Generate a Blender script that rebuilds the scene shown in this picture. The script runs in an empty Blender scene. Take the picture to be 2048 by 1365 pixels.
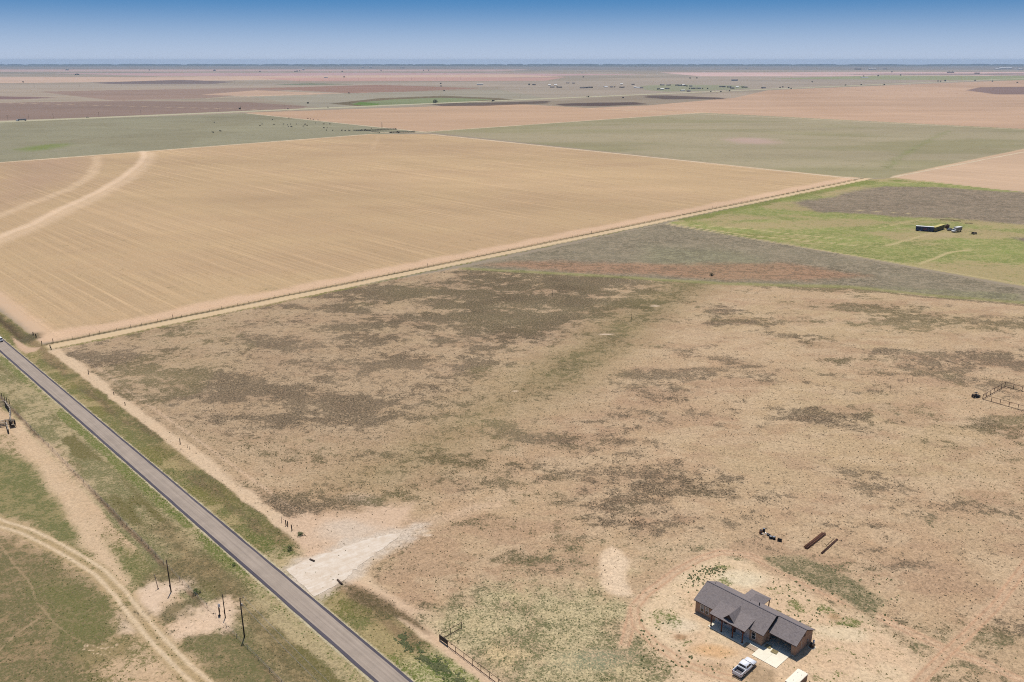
import bpy, bmesh, math, random
import numpy as np
from mathutils import Vector, Matrix
random.seed(7)
R = math.radians
PI = math.pi
scene = bpy.context.scene
col = scene.collection

# ------------------------------------------------------------------ camera
CAM_H = 112.0
F = 1680.0            # focal length in photo pixels (2048 wide)
HZ = 561.5            # eye level above the picture centre, photo pixels
PITCH = math.atan2(HZ, F)
cd = bpy.data.cameras.new('camera')
cam = bpy.data.objects.new('camera', cd)
col.objects.link(cam)
cd.sensor_width = 36
cd.lens = 36 * F / 2048
cd.clip_start = 1
cd.clip_end = 120000
cam.location = (0, 0, CAM_H)
cam.rotation_euler = (PI / 2 - PITCH, 0, 0)
scene.camera = cam

# ------------------------------------------------------------------ sky, sun, exposure
SUN_EL, SUN_AZ = 73.5, -4.5       # azimuth from +Y, clockwise positive
world = bpy.data.worlds.new('World')
scene.world = world
world.use_nodes = True
wt = world.node_tree
wt.nodes.clear()
wo = wt.nodes.new('ShaderNodeOutputWorld')
bg = wt.nodes.new('ShaderNodeBackground')
sky = wt.nodes.new('ShaderNodeTexSky')
sky.sky_type = 'NISHITA'
sky.sun_disc = False
sky.sun_elevation = R(SUN_EL)
sky.sun_rotation = R(SUN_AZ)
sky.altitude = 900
sky.air_density = 1.0
sky.dust_density = 1.2
sky.ozone_density = 2.5
tc = wt.nodes.new('ShaderNodeTexCoord')
# the air near the horizon is pale, the sky above a clean polarised blue
mp = wt.nodes.new('ShaderNodeMapping')
mp.inputs['Scale'].default_value = (1, 1, 4.0)
mp.inputs['Location'].default_value = (0, 0, 0.16)
nv = wt.nodes.new('ShaderNodeVectorMath'); nv.operation = 'NORMALIZE'
hs = wt.nodes.new('ShaderNodeHueSaturation')
hs.inputs['Saturation'].default_value = 1.38
hs.inputs['Hue'].default_value = 0.49
hs.inputs['Value'].default_value = 1.22
sx = wt.nodes.new('ShaderNodeSeparateXYZ')
mr = wt.nodes.new('ShaderNodeMapRange'); mr.interpolation_type = 'SMOOTHSTEP'
mr.inputs[1].default_value = -0.015; mr.inputs[2].default_value = 0.075
mx = wt.nodes.new('ShaderNodeMix'); mx.data_type = 'RGBA'
mx.inputs[6].default_value = (6.3, 7.2, 9.0, 1)
wt.links.new(tc.outputs['Generated'], mp.inputs['Vector'])
wt.links.new(tc.outputs['Generated'], sx.inputs[0])
wt.links.new(sx.outputs[2], mr.inputs[0])
wt.links.new(mp.outputs[0], nv.inputs[0])
wt.links.new(nv.outputs[0], sky.inputs['Vector'])
wt.links.new(sky.outputs[0], hs.inputs['Color'])
wt.links.new(mr.outputs[0], mx.inputs[0])
wt.links.new(hs.outputs[0], mx.inputs[7])
wt.links.new(mx.outputs[2], bg.inputs['Color'])
bg.inputs['Strength'].default_value = 0.075
wt.links.new(bg.outputs[0], wo.inputs['Surface'])

sd = bpy.data.lights.new('sun', 'SUN')
sd.energy = 4.2
sd.angle = R(0.53)
sd.color = (1.0, 0.955, 0.89)
sun = bpy.data.objects.new('sun', sd)
col.objects.link(sun)
sdir = Vector((math.sin(R(SUN_AZ)) * math.cos(R(SUN_EL)), math.cos(R(SUN_AZ)) * math.cos(R(SUN_EL)), math.sin(R(SUN_EL))))
sun.rotation_euler = sdir.to_track_quat('Z', 'Y').to_euler()
sun.location = (0, 0, 300)
vs = scene.view_settings
vs.view_transform = 'Standard'
vs.look = 'None'
vs.gamma = 1
vs.use_curve_mapping = False
vs.exposure = 0.10
scene.cycles.use_denoising = False
scene.cycles.pixel_filter_type = 'BLACKMAN_HARRIS'
scene.cycles.filter_width = 1.05
scene.cycles.max_bounces = 5
scene.cycles.volume_bounces = 0
scene.cycles.diffuse_bounces = 3

KAL = 1.60
def lin(c):
    c = c / 255.0
    return c / 12.92 if c <= 0.04045 else ((c + 0.055) / 1.055) ** 2.4
def C(r, g, b, k=KAL):
    return np.array([lin(r) / k, lin(g) / k, lin(b) / k])

# ------------------------------------------------------------------ photo point -> ground point
cp, sp = math.cos(PITCH), math.sin(PITCH)
def at(x, y, z=0.0):
    a = x - 1024.0; b = y - 682.5
    t = (CAM_H - z) / (F * sp + b * cp)
    return (a * t, (F * cp - b * sp) * t)
def at3(x, y, z=0.0):
    p = at(x, y, z); return Vector((p[0], p[1], z))
UX = np.array([-0.68922599, 0.72454643])      # along the road, away
WX = np.array([0.72454643, 0.68922599])       # across the road, to the right
def uw(U, W):
    return (UX[0] * U + WX[0] * W, UX[1] * U + WX[1] * W)
def quw(x, y):
    p = at(x, y); return (p[0] * UX[0] + p[1] * UX[1], p[0] * WX[0] + p[1] * WX[1])

# ------------------------------------------------------------------ value noise in numpy
def _h(ix, iy, seed):
    n = (ix.astype(np.int64) * 374761393 + iy.astype(np.int64) * 668265263 + seed * 1442695041) & 0x7fffffff
    n = ((n ^ (n >> 13)) * 1274126177) & 0x7fffffff
    n = (n ^ (n >> 16)) & 0xffff
    return n / 65535.0
def vn(x, y, seed=0):
    ix = np.floor(x); iy = np.floor(y)
    fx = x - ix; fy = y - iy
    fx = fx * fx * (3 - 2 * fx); fy = fy * fy * (3 - 2 * fy)
    a = _h(ix, iy, seed); b = _h(ix + 1, iy, seed); c = _h(ix, iy + 1, seed); d = _h(ix + 1, iy + 1, seed)
    return (a + (b - a) * fx) * (1 - fy) + (c + (d - c) * fx) * fy
def fbm(x, y, s, seed=0, o=4, gain=0.55):
    r = 0; a = 1; t = 0; q = 1.0 / s
    for i in range(o):
        ca, sa = math.cos(i * 1.3), math.sin(i * 1.3)
        r = r + a * vn((x * ca - y * sa) * q + 17.3 * i, (x * sa + y * ca) * q - 9.1 * i, seed + i)
        t += a; a *= gain; q *= 2.1
    return r / t
def ss(a, b, x):
    t = np.clip((x - a) / (b - a), 0, 1); return t * t * (3 - 2 * t)

# ------------------------------------------------------------------ ground sheet
def tscale(y):
    return CAM_H / (F * sp + (y - 682.5) * cp)
ys = []
y = 129.6
while y < 1400:
    ys.append(y)
    y += 0.35 if y < 135 else (0.55 if y < 175 else (0.65 if y < 260 else (1.1 if y < 360 else 2.1)))
ys.append(1400)
rows = [(tscale(v), at(1024, v)[1]) for v in ys]
tl, yl = rows[-1]
for yy in (90, 60, 20, -60, -200, -600):
    rows.append((tl * (1 + (110 - yy) / 250.0), yy))
cxs = [-2600, -1800, -1200, -800, -500, -300] + list(np.arange(-200, 2252, 3.0)) + [2300, 2400, 2700, 3200, 4000, 4800]
cxs = np.array(cxs) - 1024.0
T = np.array([r[0] for r in rows])[:, None]
GX = (cxs[None, :] * T)
GY = np.repeat(np.array([r[1] for r in rows])[:, None], len(cxs), axis=1)
nr, nc = GX.shape
X = GX.ravel(); Y = GY.ravel()
N = len(X)
U = X * UX[0] + Y * UX[1]
W = X * WX[0] + Y * WX[1]

soil = np.zeros((N, 3)); veg = np.zeros((N, 3)); den = np.zeros(N)
tuf = np.zeros(N); fur = np.zeros(N)

WN = {}
def warp(amp, sc):
    if sc not in WN:
        WN[sc] = (fbm(X, Y, sc, 11) - .5 + (fbm(X, Y, sc / 5, 12) - .5) * .45, fbm(X, Y, sc, 29) - .5 + (fbm(X, Y, sc / 5, 30) - .5) * .45)
    a, b = WN[sc]
    return X + a * amp * 2, Y + b * amp * 2
def sdf_poly(pts, xx, yy):
    n = len(pts)
    d = np.full(len(xx), 1e18); s = np.ones(len(xx))
    for i in range(n):
        x1, y1 = pts[i]; x0, y0 = pts[i - 1]
        ex, ey = x0 - x1, y0 - y1
        wx, wy = xx - x1, yy - y1
        t = np.clip((wx * ex + wy * ey) / (ex * ex + ey * ey + 1e-9), 0, 1)
        bx, by = wx - ex * t, wy - ey * t
        d = np.minimum(d, bx * bx + by * by)
        c1 = yy >= y1; c2 = yy < y0; c3 = ex * wy > ey * wx
        flip = (c1 & c2 & c3) | (~c1 & ~c2 & ~c3)
        s = np.where(flip, -s, s)
    return s * np.sqrt(d)
def poly(pp, fe=1.0, wa=0.0, wsc=20.0, world_pts=False):
    pts = pp if world_pts else [at(a, b) for a, b in pp]
    xx, yy = warp(wa, wsc) if wa else (X, Y)
    return ss(fe, -fe, sdf_poly(pts, xx, yy))
def stroke(pp, w, fe=0.5, wa=0.0, wsc=15.0, world_pts=False):
    pts = pp if world_pts else [at(a, b) for a, b in pp]
    xx, yy = warp(wa, wsc) if wa else (X, Y)
    d = np.full(N, 1e18)
    for i in range(len(pts) - 1):
        x1, y1 = pts[i]; x0, y0 = pts[i + 1]
        ex, ey = x0 - x1, y0 - y1
        wx, wy = xx - x1, yy - y1
        t = np.clip((wx * ex + wy * ey) / (ex * ex + ey * ey + 1e-9), 0, 1)
        d = np.minimum(d, (wx - ex * t) ** 2 + (wy - ey * t) ** 2)
    return ss(w / 2 + fe, w / 2 - fe, np.sqrt(d))
def blob(cx, cy, rx, ry, wa=0.0, wsc=20.0):
    c = at(cx, cy); a = (at(cx + rx, cy)[0] - c[0]); b = (at(cx, cy - ry)[1] - at(cx, cy + ry)[1]) / 2
    xx, yy = warp(wa, wsc) if wa else (X, Y)
    r = np.sqrt(((xx - c[0]) / a) ** 2 + ((yy - c[1]) / b) ** 2)
    return ss(1.25, 0.35, r)
def spaint(m, c, k=1.0):
    global soil
    m = (m * k)[:, None]; soil = soil * (1 - m) + np.asarray(c) * m
def vpaint(m, c, k=1.0):
    global veg
    m = (m * k)[:, None]; veg = veg * (1 - m) + np.asarray(c) * m
def dset(m, v):
    global den
    den = den * (1 - m) + v * m
def tset(m, v):
    global tuf
    tuf = tuf * (1 - m) + v * m
def fset(m, v):
    global fur
    fur = fur * (1 - m) + v * m
def field(m, s, v=None, d=0.0, t=0.3, f=0.0):
    spaint(m, s)
    if v is not None: vpaint(m, v)
    dset(m, d); tset(m, t); fset(m, f)

nA = fbm(X, Y, 60, 3); nB = fbm(X, Y, 14, 5); nC = fbm(X, Y, 4.0, 8, 3)
nS = fbm(X * 0.35, Y, 9, 15, 4)      # patches stretched across the picture
nBig = fbm(X, Y, 900, 21)

TAN = C(204, 174, 138); STRAW = C(205, 175, 134); SAND = C(226, 194, 161); DARK = C(112, 98, 78)
OLIVE = C(122, 116, 80); GREEN = C(112, 114, 66); KHAKI = C(168, 158, 122); GREY = C(148, 134, 116)
soil[:] = C(186, 160, 150); veg[:] = DARK

# far country, horizon first (colours are those of the fields themselves, the air greys them)
spaint(np.ones(N), C(180, 162, 140))
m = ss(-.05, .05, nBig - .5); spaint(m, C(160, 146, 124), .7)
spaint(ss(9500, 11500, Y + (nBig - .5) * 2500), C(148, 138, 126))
spaint(ss(16500, 17500, Y + (nBig - .5) * 3000), C(80, 84, 62), .8)
def far(pp, c, fe=12, k=1.0, wa=0):
    spaint(poly(pp, fe, wa, 400.0), C(*c), k)
far([(-600, 139), (1060, 139.5), (1000, 143), (-600, 144)], (205, 172, 158), 60, .9)
far([(-600, 145), (300, 144.5), (420, 147), (-600, 150)], (150, 140, 120), 30, .7)
far([(100, 147), (760, 146), (1300, 149), (1100, 152), (300, 152)], (202, 166, 158), 30)
far([(-600, 156), (300, 154), (1020, 149), (1130, 154), (700, 158), (0, 167), (-600, 168)], (214, 182, 156), 20)
far([(512, 156), (1130, 155), (1090, 162), (600, 163)], (206, 162, 145), 20, .9)
far([(1320, 145.5), (2300, 144), (2300, 147), (1900, 153), (1400, 153)], (226, 190, 176), 20)
far([(1500, 148.5), (2300, 146.5), (2300, 149), (1900, 150.5)], (122, 108, 104), 15, .7)
far([(180, 166), (360, 160), (470, 164), (420, 169), (260, 171)], (128, 110, 104), 12, .9)
far([(-600, 170), (500, 168), (1000, 164), (1500, 162), (1500, 172), (600, 172), (-600, 184)], (180, 164, 144), 20, .8)
far([(78, 184), (220, 181), (512, 176), (600, 178), (412, 197), (230, 202)], (164, 138, 120), 6)
far([(-300, 199), (-300, 190), (60, 194), (115, 196), (40, 199)], (128, 96, 92), 8, .8)
far([(400, 190), (512, 181), (680, 188), (520, 193)], (204, 172, 144), 5)
far([(512, 177), (760, 170), (962, 177), (720, 188)], (164, 130, 110), 4)
far([(-600, 218), (0, 206), (250, 202), (500, 205), (612, 213), (600, 221), (-600, 262)], (154, 130, 114), 5)
far([(500, 194), (760, 185), (1100, 178), (1240, 190), (1024, 203), (660, 218), (610, 212)], (168, 158, 136), 6)
far([(1000, 164), (1800, 158), (1800, 166), (1536, 178), (1100, 198), (1000, 180)], (176, 160, 140), 15, .8)
far([(1280, 172), (1350, 169), (1490, 172), (1500, 178), (1390, 183), (1330, 184), (1290, 180)], (150, 154, 116), 8, .7)
far([(1536, 158), (1760, 151), (2300, 153), (2300, 163), (1800, 160)], (158, 160, 112), 15, .85)
far([(545, 169.5), (620, 167), (720, 169), (600, 171)], (120, 128, 96), 6, .8)
far([(660, 208), (760, 197), (887, 192), (1000, 197), (1040, 201), (900, 208), (720, 213)], (126, 112, 84), 4)
far([(700, 207), (790, 199), (880, 196), (990, 199), (900, 206), (730, 212)], (140, 146, 104), 6)
far([(705, 210), (720, 204), (760, 208), (752, 212)], (104, 134, 52), 4, .8)
far([(870, 212), (1116, 202), (1290, 190), (1470, 199), (1420, 205), (1290, 212), (1170, 217), (1060, 214)], (160, 144, 122), 5)
pL = poly([(490, 226), (1024, 208), (1170, 216), (1410, 225.5), (850, 264)], 4)
field(pL, C(202, 168, 136), d=0, t=.2, f=.5)
pR = poly([(1165, 217), (1300, 211), (1470, 196), (1536, 181), (2300, 150), (2600, 180), (2300, 272), (2048, 258), (1410, 226)], 5)
field(pR, C(206, 172, 142), d=0, t=.2, f=.6)
spaint(ss(.42, .75, fbm(X, Y * .35, 260, 44)) * pR, C(190, 156, 126), .55)
far([(1116, 208), (1200, 206), (1270, 205), (1290, 209), (1200, 213), (1130, 212)], (92, 74, 66), 8, .9, 25)
far([(1281, 192), (1330, 191.5), (1440, 196), (1460, 199.5), (1330, 199), (1290, 196)], (98, 80, 72), 10, .85, 25)
far([(870, 208), (950, 206), (1110, 202), (1100, 207), (960, 212), (890, 213)], (96, 80, 70), 8, .8, 25)
far([(1932, 181), (1960, 175), (2300, 172), (2300, 192), (1990, 189)], (136, 112, 104), 8, .9)
spaint(stroke([(1170, 217.2), (1410, 226), (2048, 258.5), (2400, 276)], 9, 3), C(228, 192, 150), .8)
spaint(stroke([(1615, 179), (1800, 183), (1940, 188)], 8, 4), C(150, 112, 96), .5)

for pp_, w_ in (([(490, 227), (850, 265)], 7), ([(850, 264), (1410, 225.6)], 6), ([(412, 197), (600, 188), (760, 186)], 9), ([(600, 222), (0, 206)], 5)):
    spaint(stroke(pp_, w_, 3), C(222, 196, 160), .75)
spaint(stroke([(660, 208), (760, 197), (887, 192), (1000, 197), (1040, 201)], 7, 4), C(116, 100, 80), .6)
# grey-green pasture with the cattle
pP = poly([(-900, 275), (0, 244.5), (490, 227), (860, 266), (740, 269), (0, 325.5), (-900, 395)], 2)
field(pP, C(162, 154, 126), C(136, 134, 102), .35, .35)
spaint(ss(.45, .62, fbm(X, Y, 180, 31)) * pP, C(150, 140, 112), .6)
spaint(blob(85, 295, 42, 9, 12), C(128, 142, 66), .8)
# khaki pasture
pK = poly([(850, 264), (1410, 226), (2048, 258.5), (2500, 282), (2500, 205), (2500, 200), (2048, 299), (1777, 356), (1724, 358.5)], 2)
pK = poly([(850, 264), (1410, 226), (2048, 258.5), (2700, 291), (2048, 299), (1777, 356), (1724, 358.5)], 2)
field(pK, C(180, 166, 134), C(148, 140, 106), .3, .35)
spaint(ss(.45, .65, fbm(X * .4, Y, 130, 33)) * pK, C(160, 152, 112), .7)
m = blob(1505, 282, 60, 8, 10); spaint(m, C(196, 168, 152), .9); dset(m * .8, .1)
m = stroke([(1770, 338), (1800, 315), (1850, 285), (1895, 262)], 8, 8, 8); vpaint(m, C(136, 142, 84)); dset(m, .55)
p3 = poly([(1770, 359), (2048, 299), (2700, 290), (2700, 440), (2048, 384)], 2)
field(p3, C(214, 182, 150), d=0, t=.2, f=.6)
spaint(stroke([(1790, 353), (2048, 299), (2400, 240)], 5, 2), C(230, 196, 160), .8)

# big stubble field
pB = poly([(-1500, 430), (0, 325.5), (740, 269), (860, 268.5), (1724, 358.8), (1400, 423), (900, 526), (500, 607), (112, 684), (0, 588), (-500, 380)], 2)
field(pB, C(208, 177, 136), C(156, 136, 100), .14, .5, 1.0)
spaint(ss(.40, .66, nA) * pB, C(206, 174, 136), .5)
spaint(ss(.5, .7, fbm(X * .5, Y, 90, 77)) * pB, C(196, 164, 128), .45)
fset(pB * ss(.40, .62, fbm(X, Y, 70, 177)), .45)
spaint(poly([(0, 326), (190, 312), (160, 360), (0, 420)], 30, 20, 60) * pB, C(186, 154, 130), .5)
trk = stroke([(-60, 500), (0, 474), (60, 450), (130, 415), (200, 383), (250, 352), (280, 328), (289, 312), (285, 303)], 8.5, 3.5, 1.5)
trk = np.maximum(trk, stroke([(-60, 508), (0, 482), (60, 458), (130, 423), (200, 391), (256, 358), (292, 328), (300, 306)], 14, 6, 3) * .55)
spaint(trk, C(240, 208, 172), .9)
s_ = stroke([(745, 300), (757, 273)], 5, 5, 3); spaint(s_, C(222, 190, 152), .45); dset(trk, 0); fset(trk, .2)
for pp in ([(183, 345), (194, 330), (194, 314)], [(-60, 452), (0, 432), (60, 408), (135, 380), (178, 356), (190, 340)]):
    s_ = stroke(pp, 10, 4, 2); spaint(s_, C(230, 198, 160), .7)
spaint(stroke([(0, 325.5), (740, 269)], 7, 3), C(226, 192, 152), .9)
spaint(stroke([(860, 269), (1724, 359)], 8, 3.5), C(228, 194, 156), .9)
hd = ss(-1, 2, U - 375) * ss(392, 384, U + (nB - .5) * 10) * ss(60, 95, W) * ss(845, 835, W)
spaint(hd, C(230, 194, 160), .85); fset(hd, 0.15); dset(hd, .04)
spaint(stroke([(-200, 440), (0, 597), (105, 678)], 9, 3, 1.5), C(230, 194, 158), .8)
vpaint(blob(540, 580, 55, 4, 5), OLIVE, .8); dset(blob(540, 580, 55, 4, 5) * .8, .35)
dset(stroke([(190, 650), (330, 618), (400, 603)], 3, 3, 3), .3)
dset(stroke([(0, 405), (60, 390), (170, 372)], 5, 6, 4), .35)

# near tan field (the weedy lot)
pM = poly([(95, 690), (300, 652), (600, 594), (920, 536.5), (1200, 552), (1450, 568), (1700, 574), (1850, 590), (2048, 606), (3000, 690), (3500, 1500), (2200, 2200), (960, 1420)], 1.0, .6, 8)
field(pM, TAN, DARK, .20, .85)
spaint(ss(.45, .62, nB) * pM, C(200, 166, 132), .5)
spaint(ss(.50, .68, nA) * pM, C(204, 178, 138), .5)
spaint(ss(.46, .62, fbm(X * .5, Y, 11, 222, 4, .65)) * pM, C(186, 152, 122), .5)
spaint(ss(.50, .60, fbm(X * .6, Y, 7, 232, 3, .65)) * pM, C(216, 188, 152), .5)
dens = np.zeros(N)
for cx_, cy_, rx, ry, am in [(1000, 555, 140, 16, .95), (1080, 580, 210, 28, .95), (960, 600, 100, 18, .9), (1150, 565, 130, 16, 1.0), (1260, 570, 110, 14, .8),
        (880, 640, 200, 14, 1.0), (1030, 640, 150, 16, 1.1), (720, 652, 70, 14, .75), (735, 680, 85, 14, 1.0), (590, 688, 70, 14, .95),
        (280, 738, 45, 10, .8), (345, 697, 40, 8, .7), (400, 742, 70, 12, .75), (470, 710, 50, 8, .6), (560, 790, 120, 22, .45), (740, 828, 90, 22, .5),
        (860, 760, 130, 22, .65), (975, 722, 90, 24, .95), (950, 745, 60, 14, .8), (440, 835, 90, 18, .45), (650, 800, 70, 16, .42), (560, 840, 60, 12, .4),
        (1650, 578, 130, 10, .95), (1560, 600, 90, 9, .8), (1700, 616, 70, 12, 1.0), (1830, 636, 55, 7, 1.0), (1480, 592, 60, 10, .8), (1960, 612, 100, 9, .8),
        (2010, 656, 80, 10, 1.1), (1990, 715, 45, 8, .8), (1730, 722, 90, 8, .6), (1420, 640, 90, 12, .65), (1480, 720, 60, 10, .5), (1330, 690, 60, 9, .4),
        (1450, 620, 60, 14, .8), (1180, 780, 60, 10, .45), (1300, 800, 80, 12, .35), (1480, 930, 70, 14, .6), (1520, 900, 60, 10, .55), (1700, 925, 90, 20, .7),
        (1860, 890, 60, 12, .4), (2000, 945, 70, 16, .75), (1940, 1010, 60, 14, .5), (1900, 1045, 80, 22, .6), (2010, 1035, 60, 18, .7), (1840, 1130, 50, 12, .5),
        (1280, 885, 60, 10, .65), (1150, 1005, 40, 10, .6), (1215, 1010, 90, 12, .5), (1360, 990, 70, 12, .45), (1280, 1050, 120, 30, .42), (1110, 1100, 120, 34, .8),
        (980, 1120, 70, 20, .5), (940, 1180, 60, 24, .7), (880, 1230, 40, 20, .5), (1440, 830, 60, 12, .4), (1760, 850, 90, 16, .35), (1560, 1010, 60, 14, .4),
        (330, 800, 50, 10, .5), (700, 960, 120, 16, .25), (820, 1010, 90, 12, .35), (600, 900, 90, 14, .45), (820, 900, 110, 16, .5), (1020, 870, 100, 16, .4), (1400, 900, 50, 10, .5), (1530, 1060, 40, 10, .3),
        (1630, 830, 120, 16, .42), (1860, 760, 90, 10, .3), (1580, 770, 70, 8, .4), (1950, 850, 60, 8, .4), (1900, 700, 90, 8, .35), (1130, 880, 70, 9, .4), (1190, 940, 60, 9, .45)]:
    dens = np.maximum(dens, am * blob(cx_, cy_, rx * 1.15, ry * 1.2, 4, 14.0))
nn = 0.4 * nS + 0.3 * nB + 0.3 * nC
nw = fbm(X * .45, Y, 26, 141, 5, .6)
arg = dens * .50 + (nn - .5) * 3.1 + (nw - .5) * 1.9 + .25
den = np.where(pM > .5, .17 + .50 * ss(.08, .95, arg), den)
den = den + pM * (.10 + .34 * ss(.40, .60, .6 * nn + .4 * nw)) * blob(1050, 585, 330, 70, 10) + pM * .08 * blob(700, 760, 420, 150, 8)
west = pM * ss(1500, 500, 1024 + F * X / (Y * cp + CAM_H * sp)) * ss(180, 260, Y)
spaint(west, C(186, 160, 128), .55); den = den + .10 * west
vpaint(pM * ss(.45, .6, fbm(X, Y, 45, 61)), C(112, 104, 70), .7)
vpaint(pM * blob(1030, 590, 420, 95, 10), C(94, 86, 64), .8)
spaint(pM * blob(1030, 590, 400, 90, 10) * ss(.4, .6, nB), C(174, 146, 118), .5)
# greener growth towards the house end
gz = np.zeros(N)
for cx_, cy_, rx, ry, am in [(1170, 1110, 130, 40, .9), (1300, 1120, 70, 40, 1), (1100, 1180, 150, 40, .9), (1380, 1095, 110, 18, .7), (1500, 930, 60, 20, .5), (1640, 1140, 120, 40, .9),
        (1700, 1180, 80, 30, .9), (1900, 1050, 90, 30, .6), (2000, 1050, 60, 30, .6), (1720, 1210, 60, 22, .7), (1880, 1290, 70, 24, .9), (1950, 1340, 110, 22, .9), (1830, 1320, 70, 30, .8), (2000, 1290, 80, 30, .6),
        (880, 1230, 40, 20, .7), (1840, 700, 40, 20, .2), (1600, 1080, 40, 14, .3)]:
    gz = np.maximum(gz, am * blob(cx_, cy_, rx, ry, 3, 10.0))
vpaint(gz * pM, C(112, 110, 76), .85)
# olive drainage streak
st = [(1390, 566), (1330, 600), (1262, 640), (1190, 700), (1100, 760), (1000, 810), (880, 890), (760, 950)]
m = stroke(st, 26, 19, 6, 14.0) * pM
spaint(m, C(172, 150, 110), .6); vpaint(m, C(118, 110, 74), .9); den = np.maximum(den, m * .42)
m = stroke(st[:5], 19, 14, 6) * pM
vpaint(m, C(106, 100, 66), .9); spaint(m, C(160, 140, 104), .5); den = np.maximum(den, m * .58)
for cx_, cy_, rx, ry in [(1310, 612, 12, 1.6), (1212, 669, 16, 1.8), (1030, 782, 6, 1.5), (855, 1071, 12, 3)]:
    m = blob(cx_, cy_, rx, ry, .3); spaint(m, C(232, 208, 180), .9); dset(m, 0)

# grey weed field + reddish belt
pG = poly([(925, 536), (1335, 446), (2048, 578), (2800, 714), (2800, 690), (2048, 606), (1850, 590), (1700, 573), (1450, 566), (1200, 550)], 1.2, .8, 8)
field(pG, C(172, 156, 130), C(124, 116, 94), .5, .8)
m = poly([(1290, 490), (1480, 505), (1600, 545), (1450, 560), (1280, 525)], 14, 10, 40) * pG
spaint(m, C(160, 158, 122), .55)
m = poly([(960, 528), (1050, 521), (1180, 523), (1400, 527), (1560, 528), (1740, 552), (1640, 566), (1450, 562), (1200, 548)], 7, 9, 30) * pG
spaint(m, C(190, 144, 112), .72); vpaint(m, C(122, 104, 82), .8); dset(m * .5, .4)
m = poly([(1750, 575), (2048, 590), (2048, 604), (1850, 588)], 4, 5, 20); spaint(m, C(160, 156, 116), .7)
m = stroke([(930, 537.5), (1200, 552), (1450, 568), (1700, 574), (1850, 590), (2048, 606), (2600, 660)], 5.5, 2, 1.2, 10.0)
spaint(m, C(166, 156, 110)); vpaint(m, C(130, 130, 78)); dset(m, .4)
m = stroke([(1560, 573), (1700, 577), (1850, 594), (2048, 611)], 3.5, 1.5, 1.5); den = np.maximum(den, m * .75)
m = stroke([(930, 541), (1200, 555), (1390, 567)], 5, 3, 2); den = np.maximum(den, m * .7)

# green pasture
pV = poly([(1335, 446), (1400, 432), (1724, 361), (1790, 356), (2048, 385), (2800, 460), (2800, 710), (2048, 573)], 1.5, .6, 10)
field(pV, C(182, 173, 116), C(126, 138, 72), .52, .6)
m = ss(.44, .62, fbm(X * .5, Y, 38, 91)) * pV
spaint(m, C(188, 164, 124), .75); den = np.where(m > .3, den * (1 - .45 * m), den)
m = poly([(1590, 406), (1690, 388), (1770, 372), (1900, 376), (2300, 400), (2500, 480), (2048, 452), (1900, 436), (1800, 434), (1740, 428), (1640, 424)], 5, 10, 40)
field(m, C(172, 152, 128), C(122, 112, 92), .5, .9)
m = poly([(2020, 475), (2300, 470), (2300, 495), (2060, 485)], 4, 6, 30); field(m, C(174, 152, 130), C(112, 102, 84), .5, .9)
m = stroke([(1370, 440), (1560, 400), (1740, 363)], 16, 7, 4) ; vpaint(m, C(122, 134, 62)); den = np.maximum(den, m * .75)
m = blob(1800, 362, 30, 3, 3); vpaint(m, C(110, 130, 50)); den = np.maximum(den, m * .7)
m = poly([(1360, 452), (1530, 470), (1700, 490), (1500, 478), (1380, 458)], 2); vpaint(m, C(126, 134, 66)); den = np.maximum(den, m * .6)
for pp, w_ in (([(1340, 447), (1500, 458), (1600, 471), (1700, 480)], 1.8), ([(1340, 448), (1500, 472), (1720, 492), (1770, 492), (1810, 482), (1866, 466)], 2.2), ([(1335, 449), (1850, 536), (2048, 571), (2300, 615)], 2.0),
               ([(1700, 420), (1820, 428)], 1.6), ([(1840, 528), (1900, 505), (1940, 500)], 2.4), ([(1760, 455), (1850, 438), (1960, 440)], 1.6)):
    m = stroke(pp, w_, 1.2, .8); spaint(m, C(206, 186, 138), .85); dset(m, .1)
for cx_, cy_, rx, ry in [(1965, 515, 34, 12), (1930, 480, 75, 22)]:
    c = at(cx_, cy_); rr = at(cx_ + rx, cy_)[0] - c[0]
    a_ = np.arctan2(Y - c[1], X - c[0])
    d_ = np.hypot(X - c[0], (Y - c[1]) * .8)
    m = (ss(.6, .9, np.sin(d_ * 1.6)) * ss(rr * 1.5, rr, d_) * ss(rr * .4, rr * .7, d_)) * pV
    spaint(m, C(202, 184, 130), .5)
spaint(blob(1880, 470, 45, 6, 2), C(196, 172, 134), .6); dset(blob(1880, 468, 35, 4, 2) * .7, .15)

# farm track and its verges beside the long fence (U = 372)
wv = (nB - .5) * 1.4
on = ss(74, 84, W) * ss(850, 838, W)
m = ss(371.4, 372.0, U + wv * .5) * ss(374.2, 373.4, U + wv * .5) * on
spaint(m, C(150, 130, 100)); vpaint(m, C(104, 96, 66)); dset(m, .6)
m = ss(364.8, 365.6, U + wv) * ss(371.8, 371.0, U + wv) * on
field(m, C(226, 198, 158), STRAW, .03, .1)
m2 = m * ss(.25, .9, 1 - np.abs(U - 368.2) / .9) * ss(.45, .55, nB)
den = np.maximum(den, m2 * .35)
m = ss(362.2, 363.0, U + wv * 2) * ss(365.6, 365.0, U + wv) * on
vpaint(m, C(128, 126, 66)); den = np.maximum(den, m * .55)

fs_ = (fbm(X * .25, Y, 120, 301, 4) - .5) * .30 + (fbm(X * .3, Y, 35, 311, 3) - .5) * .16
vv_ = (fbm(X * .6, Y, 16, 511, 4, .6) - .5) * .9
veg = veg * np.clip(1 + vv_, .6, 1.5)[:, None]
soil = soil * (1 + (fs_ * ss(380, 700, Y))[:, None])
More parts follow.
